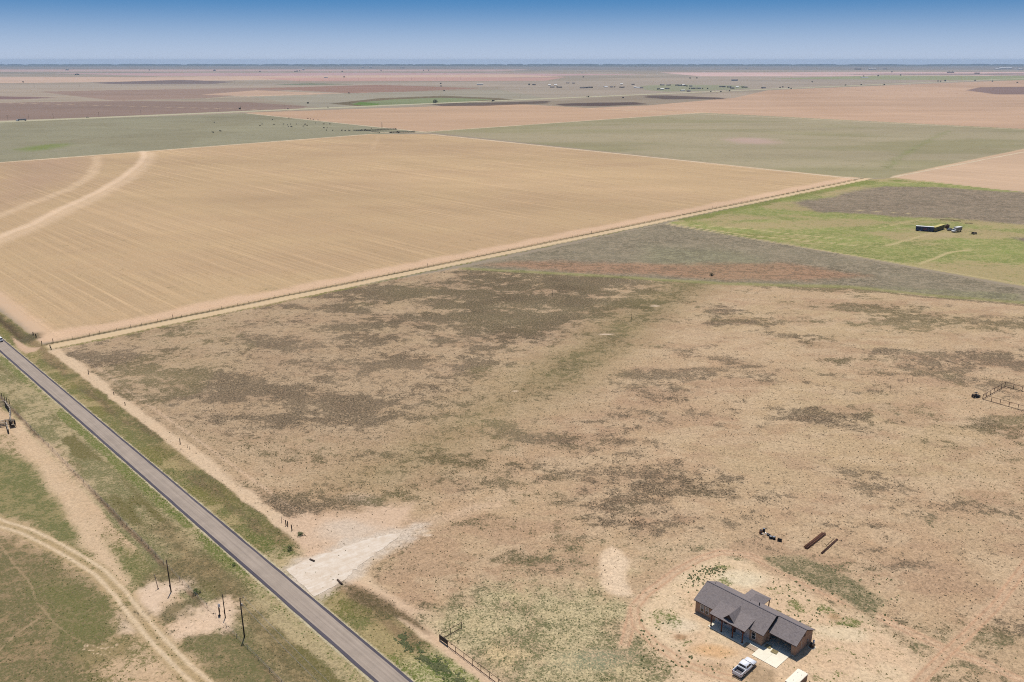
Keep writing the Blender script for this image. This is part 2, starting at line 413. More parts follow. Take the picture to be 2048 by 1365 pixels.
# ------------------------------------------------ roadside strips (road is W 71.1 .. 76.6)
RL, RR = 71.12, 76.6
stp = 0.0
inU = ss(1500, 1400, U)
m = ss(RR, RR + .1, W) * ss(95, 90, W) * inU
rs = ss(RR - .1, RR, W) * ss(87.5 , 86.0, W + (nC - .5) * 1.2) * ss(60, 64, U) * ss(3000, 2900, U)
field(rs, C(176, 156, 112), GREEN, .5, .8)
vpaint(rs * ss(.4, .6, fbm(X, Y, 12, 52)), C(120, 116, 60), .7)
m = rs * (.35 + .65 * ss(.40, .56, fbm(U * .3, W, 8, 405))) * ss(79.6, 82.4, W + (nB - .5) * 5) * ss(87.2, 85, W + (nC - .5))
spaint(m, C(156, 130, 98), .8); vpaint(m, C(108, 98, 70), .8); den = np.where(m > .2, np.maximum(den, .52 * m), den)
den = np.where(rs > .5, den * (.55 + .9 * ss(.35, .6, nB)), den)
m = ss(85.2, 86.2, W + (nC - .5) * 1.4) * ss(90.5, 88.5, W + (nB - .5) * 4) * ss(100, 110, U) * ss(366, 362, U)
field(m, C(226, 197, 162), DARK, .10, .5)
m = ss(92.2, 93, W + wv * .3) * ss(94, 93.4, W + wv * .3) * ss(150, 160, U) * ss(366, 362, U); spaint(m, SAND, .6)
# left of the road
ls = ss(RL + .1, RL, W) * ss(2900, 2800, U)
field(ls, C(190, 170, 130), C(122, 119, 78), .40, .8)
sm = fbm(U * .22, W, 6, 101, 4)
den = np.where(ls > .5, .22 + .48 * ss(.36, .62, sm * .6 + nB * .4), den)
m = ls * ss(67.2, 68.8, W + (nB - .5) * 2.5)
vpaint(m, C(106, 116, 56)); den = np.maximum(den, m * .7 * (.4 + .8 * ss(.35, .55, nB)))
m = ls * ss(.45, .6, fbm(U * .3, W, 7, 131)) * ss(58, 60, W) * ss(68, 66, W)
vpaint(m, C(112, 104, 60), .8); spaint(m, C(150, 134, 98), .8); den = np.maximum(den, m * .75)
m = ls * ss(57.2, 57.7, W + wv * .6) * ss(59.0, 58.4, W + wv * .6) * ss(30, 60, U)
spaint(m, C(146, 122, 96)); vpaint(m, C(104, 94, 70)); dset(m, .42)
m = ls * ss(56.8, 55.6, W + (nB - .5) * 2)
field(m, C(218, 186, 150), C(120, 114, 68), .16, .55)
dset(m * ss(.45, .6, nB * .5 + nA * .5), .45)
def grass_patch(pp, v, d, s=(178, 156, 110), fe=3, wa=4):
    m = poly(pp, fe, wa, 14.0); vpaint(m, C(*v)); spaint(m, C(*s), .85); dset(m * (.5 + .5 * ss(.3, .5, nB)), d); return m
grass_patch([(-200, 905), (0, 900), (60, 925), (110, 985), (160, 1060), (190, 1115), (120, 1085), (60, 1060), (0, 1040), (-200, 1000)], (112, 115, 70), .64, (150, 138, 92))
grass_patch([(-400, 1050), (0, 1075), (100, 1105), (200, 1155), (235, 1240), (225, 1300), (150, 1420), (-400, 1500)], (114, 110, 72), .64, (158, 134, 100))
grass_patch([(60, 1160), (160, 1150), (225, 1190), (235, 1250), (190, 1290), (130, 1270)], (114, 114, 68), .66, (150, 134, 96), 5)
grass_patch([(215, 1080), (290, 1115), (320, 1150), (300, 1172), (262, 1182), (235, 1140)], (112, 114, 68), .62, (150, 140, 92))
grass_patch([(312, 1232), (340, 1205), (385, 1190), (402, 1200), (385, 1230), (330, 1246)], (116, 108, 76), .62, (140, 124, 90), 1.2, 1.5)
grass_patch([(345, 1285), (380, 1262), (450, 1258), (510, 1290), (560, 1350), (600, 1400), (450, 1400), (400, 1330)], (114, 111, 72), .62, (150, 130, 94), 2)
grass_patch([(180, 1300), (250, 1255), (275, 1265), (260, 1300), (200, 1330)], (118, 112, 72), .5, (160, 140, 98), 2)
grass_patch([(290, 1170), (360, 1110), (300, 1060), (330, 1040), (470, 1160), (560, 1280), (640, 1380), (600, 1400), (480, 1250), (420, 1170)], (116, 106, 74), .58, (158, 136, 98), 3, 3)
m = poly([(268, 1200), (300, 1172), (335, 1160), (372, 1165), (392, 1180), (345, 1200), (318, 1235), (285, 1250)], 2.4, 4, 9); field(m, C(232, 204, 174), DARK, .04, .4)
m = poly([(350, 1250), (400, 1215), (440, 1195), (470, 1215), (478, 1250), (440, 1262), (400, 1260), (345, 1285), (318, 1275)], 2.4, 4.5, 9); field(m, C(232, 202, 170), DARK, .06, .5)
m = poly([(240, 1210), (270, 1225), (280, 1262), (240, 1262)], 1.5, 2); field(m, C(226, 200, 170), DARK, .1, .5)
m = stroke([(30, 850), (90, 930), (140, 1010), (190, 1090), (225, 1145), (255, 1195)], 4.5, 2, 1.6, 10.0)
spaint(m, C(220, 190, 154)); dset(m, .06)
m = poly([(60, 870), (120, 900), (180, 990), (210, 1060), (180, 1060), (110, 960)], 2.5, 4, 14); spaint(m, C(218, 188, 152), .8); dset(m * .8, .12)
two = [(-200, 985), (-60, 1020), (0, 1047), (50, 1062), (100, 1085), (150, 1112), (200, 1145), (235, 1180), (275, 1232), (320, 1285), (370, 1335), (420, 1378), (480, 1430)]
m = stroke(two, 4.6, 1.0, .8); spaint(m, C(190, 164, 122), .8); dset(m, .3)
two_w = [at(a, b) for a, b in two]
def offs(pts, o):
    out = []
    for i, p in enumerate(pts):
        a = pts[max(i - 1, 0)]; b = pts[min(i + 1, len(pts) - 1)]
        dx, dy = b[0] - a[0], b[1] - a[1]; l = math.hypot(dx, dy)
        out.append((p[0] - dy / l * o, p[1] + dx / l * o))
    return out
for o in (-1.15, 1.15):
    m = stroke(offs(two_w, o), .9, .4, .25, 15.0, True); spaint(m, C(226, 200, 164)); dset(m, .02)
m = stroke([(-5, 1085), (30, 1130), (62, 1170), (75, 1205), (110, 1245), (150, 1275), (200, 1300), (240, 1330), (300, 1380)], .25, .3, .4); spaint(m, C(190, 166, 128), .4); dset(m, .1)
m = stroke([(-10, 1310), (30, 1270), (80, 1235)], .4, .4, .4); spaint(m, C(190, 166, 130), .4); dset(m, .15)
for i in range(26):
    a_, b_ = 165 + random.random() * 70, 1296 + random.random() * 24 - 8
    m = blob(a_, b_, 2.4, 1.4); spaint(m, C(222, 194, 160), .9); dset(m, 0)

# sandy strips, caliche fans and drive surroundings
m = poly([(560, 1040), (610, 1025), (700, 1020), (760, 1010), (830, 1010), (800, 1060), (700, 1100), (620, 1125), (575, 1120), (600, 1090)], 2.5, 3, 12)
field(m, C(224, 192, 160), DARK, .10, .55)
m = blob(700, 1062, 75, 24, 2); spaint(m, C(222, 204, 182), .65); dset(m * .7, .03)
m = blob(720, 1000, 40, 14, 3); spaint(m, C(214, 190, 164), .5)
m = stroke([(770, 1075), (860, 1045), (940, 1020), (1000, 1012)], 3.5, 3, 2); spaint(m, C(226, 196, 164), .55); dset(m * .6, .06)
m = poly([(500, 1105), (560, 1090), (612, 1100), (600, 1120), (568, 1140), (540, 1128)], 1.5, 1.5); spaint(m, C(200, 178, 138), .7); dset(m, .15)
m = poly([(480, 1060), (540, 1072), (590, 1092), (600, 1108), (560, 1112), (500, 1100)], 2, 2); vpaint(m, C(100, 108, 56)); dset(m, .65)
m = poly([(690, 1150), (720, 1160), (880, 1240), (960, 1310), (1030, 1380), (990, 1400), (900, 1330), (830, 1262), (760, 1210), (690, 1175)], 1.2, 1.2)
field(m, C(224, 192, 158), DARK, .10, .4)
m = poly([(690, 1160), (740, 1180), (830, 1245), (850, 1270), (760, 1225), (700, 1190)], 1.2, 1.5); vpaint(m, C(104, 92, 64)); spaint(m, C(160, 134, 104)); dset(m, .7)
# weedy green ground by the pipe fence
pW = poly([(860, 1262), (900, 1240), (960, 1185), (1040, 1165), (1130, 1150), (1210, 1160), (1290, 1200), (1270, 1250), (1320, 1300), (1400, 1350), (1460, 1430), (1060, 1430), (985, 1350), (900, 1290)], 6, 11, 16) * ss(87.5, 89.5, W)
field(pW, C(210, 190, 148), C(116, 116, 78), .5, 1.0)
spaint(ss(.42, .6, nB) * pW, C(208, 178, 144), .8)
den = den * (1 - pW) + pW * (.30 + .34 * ss(.38, .6, nB * .6 + nC * .4))
m = blob(1180, 1330, 90, 30, 3) * pW; vpaint(m, C(142, 144, 112)); 
m = poly([(985, 1290), (1060, 1310), (1010, 1345), (960, 1310)], 2, 2); spaint(m, C(220, 194, 146), .7); dset(m * .7, .12)
# right roadside weeds by the road, lower
m = ss(RR, RR + .2, W) * ss(86.8, 85, W + (nC - .5) * 2) * ss(118, 108, U)
field(m, C(200, 186, 140), C(118, 128, 62), .5, 1.0)
m = ss(81.3, 82, W + (nC - .5) * 1.2) * ss(84.4, 83.6, W + (nC - .5) * 1.2) * ss(121, 112, U); vpaint(m, C(66, 88, 36)); den = np.maximum(den, m * ss(.35, .5, nC))
m = ss(RR + .2, RR + .4, W) * ss(78.6, 78.0, W) * ss(122, 115, U); vpaint(m, C(110, 120, 56)); den = np.maximum(den, m * .55)
# thin pale gravel edge both sides
m = np.maximum(ss(RR - .1, RR, W) * ss(RR + .42, RR + .3, W + (nC - .5) * .2), ss(RL + .1, RL, W) * ss(RL - .55, RL - .35, W + (nC - .5) * .2))
spaint(m, C(206, 192, 158)); dset(m, .12)
m = poly([(566, 1143), (600, 1118), (700, 1082), (790, 1058), (850, 1050), (820, 1085), (760, 1120), (690, 1172), (632, 1204)], 2.2, 3.0, 6.0)
spaint(m, C(222, 204, 182), .9); dset(m * .9, .02)
# ditch and gateway at the field corner
m = stroke([(-120, 545), (0, 640), (25, 660), (45, 680)], 2.4, 1.4, .8); vpaint(m, C(88, 76, 56)); spaint(m, C(128, 106, 82)); dset(m, .7)
m = blob(58, 676, 22, 12, 1.5); vpaint(m, C(98, 92, 66)); spaint(m, C(142, 122, 94)); dset(m, .65)
m = poly([(22, 672), (40, 684), (55, 694), (80, 694), (70, 702), (50, 708), (35, 698)], .8, .6); field(m, C(216, 182, 150), DARK, .08, .3)
# bare soil round the house, wheel tracks
pH = poly([(1262, 1215), (1300, 1175), (1400, 1130), (1470, 1112), (1560, 1150), (1650, 1200), (1760, 1250), (1850, 1310), (1860, 1420), (1380, 1420), (1350, 1360), (1300, 1310), (1275, 1260)], 2.5, 3, 10)
field(pH, C(233, 205, 168), C(126, 118, 76), .13, .6)
spaint(ss(.45, .62, nB) * pH, C(228, 194, 158), .7)
m = blob(1372, 1255, 45, 18, 2); spaint(m, C(238, 216, 184), .8)
m = blob(1480, 1158, 55, 16, 2); spaint(m, C(238, 220, 186), .8)
m = blob(1680, 1265, 60, 20, 2); spaint(m, C(236, 216, 180), .7)
m = blob(1430, 1306, 55, 16, 1.5); spaint(m, C(230, 178, 122), .6)
m = blob(1362, 1278, 18, 8, 1); spaint(m, C(176, 136, 100), .8); dset(m * .6, .4)
m = poly([(1488, 1318), (1555, 1345), (1548, 1375), (1470, 1375), (1490, 1350)], .8, .8); spaint(m, C(176, 150, 118), .75); dset(m * .5, .05)
m = blob(1430, 1340, 50, 12, 1.5); spaint(m, C(196, 160, 124), .6)
for bl, d_ in (((1320, 1240, 46, 26), .34), ((1450, 1140, 26, 9), .5), ((1440, 1165, 24, 9), .4), ((1560, 1180, 50, 12), .45), ((1620, 1215, 60, 16), .5), ((1370, 1300, 20, 6), .5), ((1700, 1240, 50, 12), .5), ((1680, 1300, 60, 10), .25), ((1390, 1345, 40, 9), .35), ((1660, 1350, 50, 12), .3)):
    m = blob(*bl, 3, 10.0); vpaint(m, C(112, 120, 62)); den = np.maximum(den, m * d_ * (.5 + ss(.3, .6, nC)))
m = blob(1665, 1232, 16, 9, 1); spaint(m, C(176, 140, 100), .7)
m = poly([(1205, 1105), (1228, 1092), (1262, 1120), (1252, 1160), (1262, 1195), (1235, 1195), (1205, 1180)], 1, 1.5); field(m, C(236, 208, 174), DARK, .10, .7)
t1 = [(1250, 1290), (1262, 1240), (1268, 1215), (1295, 1185), (1350, 1145), (1400, 1118), (1440, 1105), (1500, 1112), (1560, 1138), (1650, 1185), (1750, 1230), (1850, 1278), (1900, 1300), (1980, 1332), (2080, 1378)]
t2 = [(2120, 1040), (2048, 1135), (1990, 1215), (1940, 1265), (1895, 1305), (1850, 1350), (1800, 1410)]
t3 = [(1268, 1215), (1272, 1250), (1310, 1290), (1370, 1330), (1440, 1352), (1480, 1362)]
for pts, cc in ((t1, C(218, 184, 150)), (t2, C(212, 178, 144)), (t3, C(220, 188, 152))):
    m = stroke(pts, 2.8, .8, .8, 10.0); spaint(m, cc, .8); dset(m * .8, .08)
    pw_ = [at(a, b) for a, b in pts]
    for o in (-.85, .85):
        m = stroke(offs(pw_, o), .5, .25, .15, 10.0, True); spaint(m, C(204, 162, 128), .75); dset(m * .8, .02)
m = poly([(1530, 1112), (1600, 1112), (1700, 1160), (1770, 1200), (1745, 1238), (1640, 1180), (1540, 1132)], 1.2, 1.5); vpaint(m, C(108, 106, 74)); spaint(m, C(190, 168, 132), .7); den = np.maximum(den, m * .56)
m = blob(1470, 1115, 22, 7, 1); vpaint(m, C(92, 96, 62)); dset(m, .5)
den = np.clip(den, 0, 1); tuf = np.clip(tuf, 0, 1)

def new_mesh_obj(name, co, faces, mat=None, parent=None):
    me = bpy.data.meshes.new(name)
    me.from_pydata([tuple(c) for c in co], [], faces)
    if mat: me.materials.append(mat)
    o = bpy.data.objects.new(name, me)
    col.objects.link(o)
    if parent: o.parent = parent
    return o
def tag(o, label=None, cat=None, group=None, kind=None):
    if label: o['label'] = label
    if cat: o['category'] = cat
    if group: o['group'] = group
    if kind: o['kind'] = kind
    return o

gm = bpy.data.meshes.new('ground')
co = np.zeros((N, 3)); co[:, 0] = X; co[:, 1] = Y
# a little real relief in the near ground: tussocky unevenness, ditches beside the road
rel = (nC - .5) * .10 * np.clip(tuf, 0, 1) * ss(700, 300, Y)
rel -= .35 * ss(80, 82, W) * ss(86, 83.5, W) * inU * ss(95, 105, U) * (1 - ss(640, 700, X * 0 + 0))
onroad = ss(RL - .8, RL - .3, W) * ss(RR + .8, RR + .3, W)
flat = np.maximum.reduce([onroad, poly([(1370, 1130), (1660, 1190), (1680, 1300), (1620, 1400), (1420, 1400), (1360, 1240)], 1.0), poly([(540, 1150), (640, 1060), (840, 1040), (800, 1130), (660, 1220)], 1.0)])
rel = rel * (1 - flat)
co[:, 2] = np.where(Y < 900, rel, 0)
idx = np.arange(N).reshape(nr, nc)
q = np.stack([idx[1:, :-1], idx[1:, 1:], idx[:-1, 1:], idx[:-1, :-1]], axis=-1).reshape(-1, 4)
gm.vertices.add(N); gm.vertices.foreach_set('co', co.ravel())
gm.loops.add(q.size); gm.loops.foreach_set('vertex_index', q.ravel().astype(np.int32))
gm.polygons.add(len(q)); gm.polygons.foreach_set('loop_start', np.arange(0, q.size, 4, dtype=np.int32))
gm.polygons.foreach_set('loop_total', np.full(len(q), 4, dtype=np.int32))
gm.update(calc_edges=True)
def cattr(me, name, arr):
    a = me.color_attributes.new(name, 'FLOAT_COLOR', 'POINT')
    d = np.ones((len(arr), 4), dtype=np.float32); d[:, :arr.shape[1]] = arr
    a.data.foreach_set('color', d.ravel())
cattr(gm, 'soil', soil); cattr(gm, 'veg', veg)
fine_ = .35 * pM
fine_ = np.maximum(fine_, pW); fine_ = np.maximum(fine_, pH * .8); fine_ = np.maximum(fine_, ss(RR, RR + .2, W) * ss(87, 85, W) * ss(125, 112, U))
fa = gm.attributes.new('fine', 'FLOAT', 'POINT'); fa.data.foreach_set('value', fine_.astype(np.float32))
cattr(gm, 'cover', np.stack([den, tuf, fur], axis=1))
ground = bpy.data.objects.new('ground', gm)
col.objects.link(ground)
tag(ground, kind='structure')

# ------------------------------------------------------------------ node helpers
def new_mat(name):
    m = bpy.data.materials.new(name); m.use_nodes = True
    nt = m.node_tree; b = nt.nodes['Principled BSDF']
    b.inputs['Specular IOR Level'].default_value = 0.2
    b.inputs['Roughness'].default_value = 0.9
    return m, nt, b
def nd(nt, t, **k):
    n = nt.nodes.new(t)
    for a, v in k.items(): setattr(n, a, v)
    return n
def math_n(nt, op, a, b=None, c=None, clamp=False):
    n = nd(nt, 'ShaderNodeMath', operation=op); n.use_clamp = clamp
    for i, v in enumerate((a, b, c)):
        if v is None: continue
        if isinstance(v, (int, float)): n.inputs[i].default_value = v
        else: nt.links.new(v, n.inputs[i])
    return n.outputs[0]
def noise(nt, vec, scale, detail=3, rough=.55, dist=0):
    n = nd(nt, 'ShaderNodeTexNoise'); n.inputs['Scale'].default_value = scale
    n.inputs['Detail'].default_value = detail; n.inputs['Roughness'].default_value = rough
    n.inputs['Distortion'].default_value = dist
    if vec is not None: nt.links.new(vec, n.inputs['Vector'])
    return n.outputs['Fac']
def smooth(nt, x, a, b):
    n = nd(nt, 'ShaderNodeMapRange', interpolation_type='SMOOTHSTEP')
    nt.links.new(x, n.inputs[0])
    for i, v in ((1, a), (2, b)):
        if isinstance(v, (int, float)): n.inputs[i].default_value = v
        else: nt.links.new(v, n.inputs[i])
    return n.outputs[0]
def mixc(nt, f, a, b, mode='MIX'):
    n = nd(nt, 'ShaderNodeMix', data_type='RGBA', blend_type=mode)
    if isinstance(f, (int, float)): n.inputs[0].default_value = f
    else: nt.links.new(f, n.inputs[0])
    for i, v in ((6, a), (7, b)):
        if hasattr(v, 'default_value') or hasattr(v, 'is_output'): nt.links.new(v, n.inputs[i])
        else: n.inputs[i].default_value = (*v, 1) if len(v) == 3 else v
    return n.outputs[2]
def scale_col(nt, c, f):
    n = nd(nt, 'ShaderNodeVectorMath', operation='SCALE')
    nt.links.new(c, n.inputs[0]); nt.links.new(f, n.inputs['Scale'])
    return n.outputs[0]
def mapv(nt, scale, rot=(0, 0, 0)):
    t = nd(nt, 'ShaderNodeTexCoord'); m = nd(nt, 'ShaderNodeMapping')
    m.inputs['Scale'].default_value = scale; m.inputs['Rotation'].default_value = rot
    nt.links.new(t.outputs['Object'], m.inputs['Vector'])
    return m.outputs[0]

def mapuw(nt, su, sw, ang=None):
    """object coordinates measured along and across the road (or a given heading), then scaled"""
    if ang is None: ang = math.atan2(UX[1], UX[0])
    t = nd(nt, 'ShaderNodeTexCoord'); c = nd(nt, 'ShaderNodeCombineXYZ')
    for i, (v, s_) in enumerate((((math.cos(ang), math.sin(ang), 0), su), ((-math.sin(ang), math.cos(ang), 0), sw))):
        d = nd(nt, 'ShaderNodeVectorMath', operation='DOT_PRODUCT'); nt.links.new(t.outputs['Object'], d.inputs[0]); d.inputs[1].default_value = v
        nt.links.new(math_n(nt, 'MULTIPLY', d.outputs['Value'], s_), c.inputs[i])
    return c.outputs[0]
# ground material: soil and plant cover mixed by clumpy noise
gmat, nt, b = new_mat('ground_soil_and_weeds')
aS = nd(nt, 'ShaderNodeAttribute', attribute_name='soil').outputs['Color']
aV = nd(nt, 'ShaderNodeAttribute', attribute_name='veg').outputs['Color']
cv = nd(nt, 'ShaderNodeAttribute', attribute_name='cover')
sepc = nd(nt, 'ShaderNodeSeparateColor'); nt.links.new(cv.outputs['Color'], sepc.inputs[0])
dD, dT, dF = sepc.outputs[0], sepc.outputs[1], sepc.outputs[2]
P = mapv(nt, (1, 1, 1))
n0 = noise(nt, P, .10, 4, .65, .4)
n1 = noise(nt, P, .34, 4, .68, .5)       # clumps of about 3 m
n2 = noise(nt, P, 1.0, 5, .78, .6)   # tussocks
n3 = noise(nt, P, 4.5, 2, .6)        # blades and clods
nm = math_n(nt, 'ADD', math_n(nt, 'ADD', math_n(nt, 'MULTIPLY', n0, .22), math_n(nt, 'MULTIPLY', n1, .32)), math_n(nt, 'ADD', math_n(nt, 'MULTIPLY', n2, .34), math_n(nt, 'MULTIPLY', n3, .12)))
thr = math_n(nt, 'SUBTRACT', .605, math_n(nt, 'MULTIPLY', dD, .21))
fin = nd(nt, 'ShaderNodeAttribute', attribute_name='fine').outputs['Fac']
nf = math_n(nt, 'ADD', math_n(nt, 'MULTIPLY', noise(nt, P, 1.9, 3, .7, .5), .62), math_n(nt, 'MULTIPLY', n1, .38))
nm = math_n(nt, 'ADD', math_n(nt, 'MULTIPLY', nm, math_n(nt, 'SUBTRACT', 1.0, fin)), math_n(nt, 'MULTIPLY', nf, fin))
fac = smooth(nt, nm, math_n(nt, 'SUBTRACT', thr, .026), math_n(nt, 'ADD', thr, .026))
# straw flecks and dark specks on the soil
fl = smooth(nt, noise(nt, P, 1.3, 6, .82, 1.0), .38, .62)
amp = math_n(nt, 'MULTIPLY', dT, .62)
sv = math_n(nt, 'ADD', math_n(nt, 'SUBTRACT', 1.0, math_n(nt, 'MULTIPLY', amp, .5)), math_n(nt, 'MULTIPLY', fl, amp))
spk = smooth(nt, noise(nt, P, 1.1, 4, .7), .60, .66)
sv = math_n(nt, 'MULTIPLY', sv, math_n(nt, 'SUBTRACT', 1.0, math_n(nt, 'MULTIPLY', math_n(nt, 'MULTIPLY', spk, dT), .22)))
# drilled rows parallel to the road
ang = math.atan2(WX[1], WX[0])
Pf = mapuw(nt, .006, .9)
r1 = noise(nt, Pf, .55, 3, .7)
Pg = mapuw(nt, .0035, .35)
r2 = noise(nt, Pg, .6, 2, .6)
rr_ = math_n(nt, 'ADD', smooth(nt, r1, .38, .62), math_n(nt, 'MULTIPLY', smooth(nt, r2, .54, .62), .9))
rowf = math_n(nt, 'MULTIPLY', math_n(nt, 'SUBTRACT', rr_, .7), math_n(nt, 'MULTIPLY', dF, .15))
sv = math_n(nt, 'MULTIPLY', sv, math_n(nt, 'ADD', 1.0, rowf))
cs = scale_col(nt, aS, sv)
tint = noise(nt, P, .11, 3, .6)
cs = mixc(nt, math_n(nt, 'MULTIPLY', smooth(nt, tint, .45, .65), .35), cs, mixc(nt, 1.0, cs, (1.01, .96, .91), 'MULTIPLY'))
vv = math_n(nt, 'ADD', .66, math_n(nt, 'MULTIPLY', noise(nt, P, 2.1, 4, .7), .68))
cvg = scale_col(nt, aV, vv)
fk = smooth(nt, noise(nt, P, 1.5, 4, .75, .8), .50, .57)
cvg = mixc(nt, math_n(nt, 'MULTIPLY', fk, .55), cvg, cs)
cs = mixc(nt, math_n(nt, 'MULTIPLY', dD, .36), cs, cvg)
colr = mixc(nt, math_n(nt, 'MULTIPLY', fac, .88), cs, cvg)
nt.links.new(colr, b.inputs['Base Color'])
b.inputs['Roughness'].default_value = 1.0
b.inputs['Specular IOR Level'].default_value = 0.05
bp = nd(nt, 'ShaderNodeBump'); bp.inputs['Distance'].default_value = .25
nt.links.new(math_n(nt, 'MULTIPLY', dT, .55), bp.inputs['Strength'])
nt.links.new(math_n(nt, 'ADD', n2, math_n(nt, 'MULTIPLY', fac, .4)), bp.inputs['Height'])
nt.links.new(bp.outputs[0], b.inputs['Normal'])
gm.materials.append(gmat)

# ------------------------------------------------------------------ haze
hz, nt, b = new_mat('haze_air')
nt.nodes.remove(b)
pv = nd(nt, 'ShaderNodeVolumePrincipled')
pv.inputs['Color'].default_value = (.61, .79, 1.0, 1)
pv.inputs['Density'].default_value = 4.0e-5
pv.inputs['Anisotropy'].default_value = 0.0
nt.links.new(pv.outputs[0], nt.nodes['Material Output'].inputs['Volume'])
hx, hy0, hy1, h0, h1 = 52000, -900, 25500, -2.0, CAM_H + 18
v = [(-hx, hy0, h0), (hx, hy0, h0), (hx, hy1, h0), (-hx, hy1, h0), (-hx, hy0, h1), (hx, hy0, h1), (hx, hy1, h1), (-hx, hy1, h1)]
hazeo = new_mesh_obj('haze', v, [(3, 2, 1, 0), (4, 5, 6, 7), (0, 1, 5, 4), (1, 2, 6, 5), (2, 3, 7, 6), (3, 0, 4, 7)], hz)
tag(hazeo, kind='stuff')
hazeo['label'] = 'thin bluish haze over the plain'

# ------------------------------------------------------------------ simple materials
def solid(name, rgb, rough=.8, metal=0, spec=.3, var=.12, sc=3.0, k=KAL):
    m, nt, b = new_mat(name)
    c = C(*rgb, k)
    P = mapv(nt, (1, 1, 1))
    f = smooth(nt, noise(nt, P, sc, 4, .65), .3, .7)
    cc = mixc(nt, f, tuple(c * (1 - var)), tuple(np.minimum(c * (1 + var), .9)))
    nt.links.new(cc, b.inputs['Base Color'])
    b.inputs['Roughness'].default_value = rough
    b.inputs['Metallic'].default_value = metal
    b.inputs['Specular IOR Level'].default_value = spec
    return m
M = {}
M['wood_dark'] = solid('weathered_dark_timber', (84, 70, 58), .9, sc=6)
M['post_brown'] = solid('old_fence_post_wood', (122, 104, 86), .9, sc=6)
M['wood_grey'] = solid('weathered_grey_planks', (176, 164, 148), .9, sc=5, var=.2)
M['wood_new'] = solid('pallet_wood', (178, 160, 112), .9, sc=5, var=.2)
M['wood_post'] = solid('stained_cedar', (112, 62, 44), .8, sc=4)
M['rust'] = solid('rusty_pipe_steel', (126, 84, 60), .85, var=.3, sc=2.5)
M['rust_dark'] = solid('dark_rusted_pipe', (92, 60, 46), .8, var=.25, sc=4)
M['black'] = solid('black_plastic', (40, 38, 42), .6)
M['rubber'] = solid('tyre_rubber', (34, 33, 34), .9)
M['metal'] = solid('galvanised_metal', (170, 172, 176), .45, .6)
M['white'] = solid('white_paint', (232, 230, 226), .5, var=.04, k=1.25)
M['carwhite'] = solid('white_car_paint', (242, 242, 244), .3, 0, .5, var=.02, k=1.22)
M['cream'] = solid('cream_painted_trailer_roof', (240, 228, 206), .6, var=.05, k=1.25)
M['concrete'] = solid('pale_concrete', (240, 230, 206), .9, var=.05, sc=1.2, k=1.3)
M['concrete2'] = solid('dusty_concrete', (196, 172, 146), .9, var=.12, sc=1.5)
M['glass'] = solid('dark_window_glass', (46, 54, 58), .12, 0, .6, var=.05)
M['blind'] = solid('window_blind', (176, 170, 164), .7)
M['red'] = solid('red_lens', (150, 30, 26), .4)
M['chrome'] = solid('bright_metal', (200, 200, 204), .3, .8)
M['blue'] = solid('faded_blue_container', (78, 88, 122), .7, var=.15, sc=.6)
M['yellow'] = solid('faded_yellow_roof', (216, 200, 122), .8, var=.1, sc=.6)
M['khakiside'] = solid('olive_yellow_side', (138, 124, 72), .8, var=.2, sc=.6)
M['signred'] = solid('faded_red_panel', (128, 84, 104), .8)
M['hide'] = solid('black_hide', (30, 26, 26), .85)
M['hide2'] = solid('red_brown_hide', (92, 56, 40), .85)
M['brown'] = solid('brown_metal', (92, 74, 62), .8)
M['leaf'] = solid('weed_leaves', (92, 112, 56), .9, var=.35, sc=9)
M['leafdark'] = solid('dark_foliage', (66, 74, 48), .9, var=.3, sc=2)
M['farroof'] = solid('far_grey_roof', (110, 104, 108), .7)
M['farroof2'] = solid('far_white_metal_roof', (236, 234, 230), .5, k=1.2)
M['farwall'] = solid('far_tan_wall', (170, 150, 134), .8)
M['farwall2'] = solid('far_white_wall', (222, 214, 206), .8)
M['trim'] = solid('dark_brown_fascia', (84, 66, 58), .8)
M['siding'] = solid('brown_gable_siding', (98, 78, 66), .85)
M['board'] = solid('white_board_wall', (214, 206, 202), .8, var=.04)
M['gravel'] = None

# brick
m, nt, b = new_mat('tan_brick')
tcn = nd(nt, 'ShaderNodeTexCoord'); sx = nd(nt, 'ShaderNodeSeparateXYZ'); nt.links.new(tcn.outputs['Object'], sx.inputs[0])
cmb = nd(nt, 'ShaderNodeCombineXYZ')
nt.links.new(math_n(nt, 'ADD', sx.outputs[0], sx.outputs[1]), cmb.inputs[0]); nt.links.new(sx.outputs[2], cmb.inputs[1])
bt = nd(nt, 'ShaderNodeTexBrick'); nt.links.new(cmb.outputs[0], bt.inputs['Vector'])
bt.inputs['Scale'].default_value = 1.0; bt.inputs['Brick Width'].default_value = .2; bt.inputs['Row Height'].default_value = .075
bt.inputs['Mortar Size'].default_value = .008
bt.inputs['Color1'].default_value = (*C(214, 176, 144), 1); bt.inputs['Color2'].default_value = (*C(182, 142, 116), 1); bt.inputs['Mortar'].default_value = (*C(200, 184, 160), 1)
f = smooth(nt, noise(nt, tcn.outputs['Object'], 1.6, 3), .35, .65)
nt.links.new(mixc(nt, math_n(nt, 'MULTIPLY', f, .35), bt.outputs['Color'], tuple(C(176, 122, 100))), b.inputs['Base Color'])
M['brick'] = m
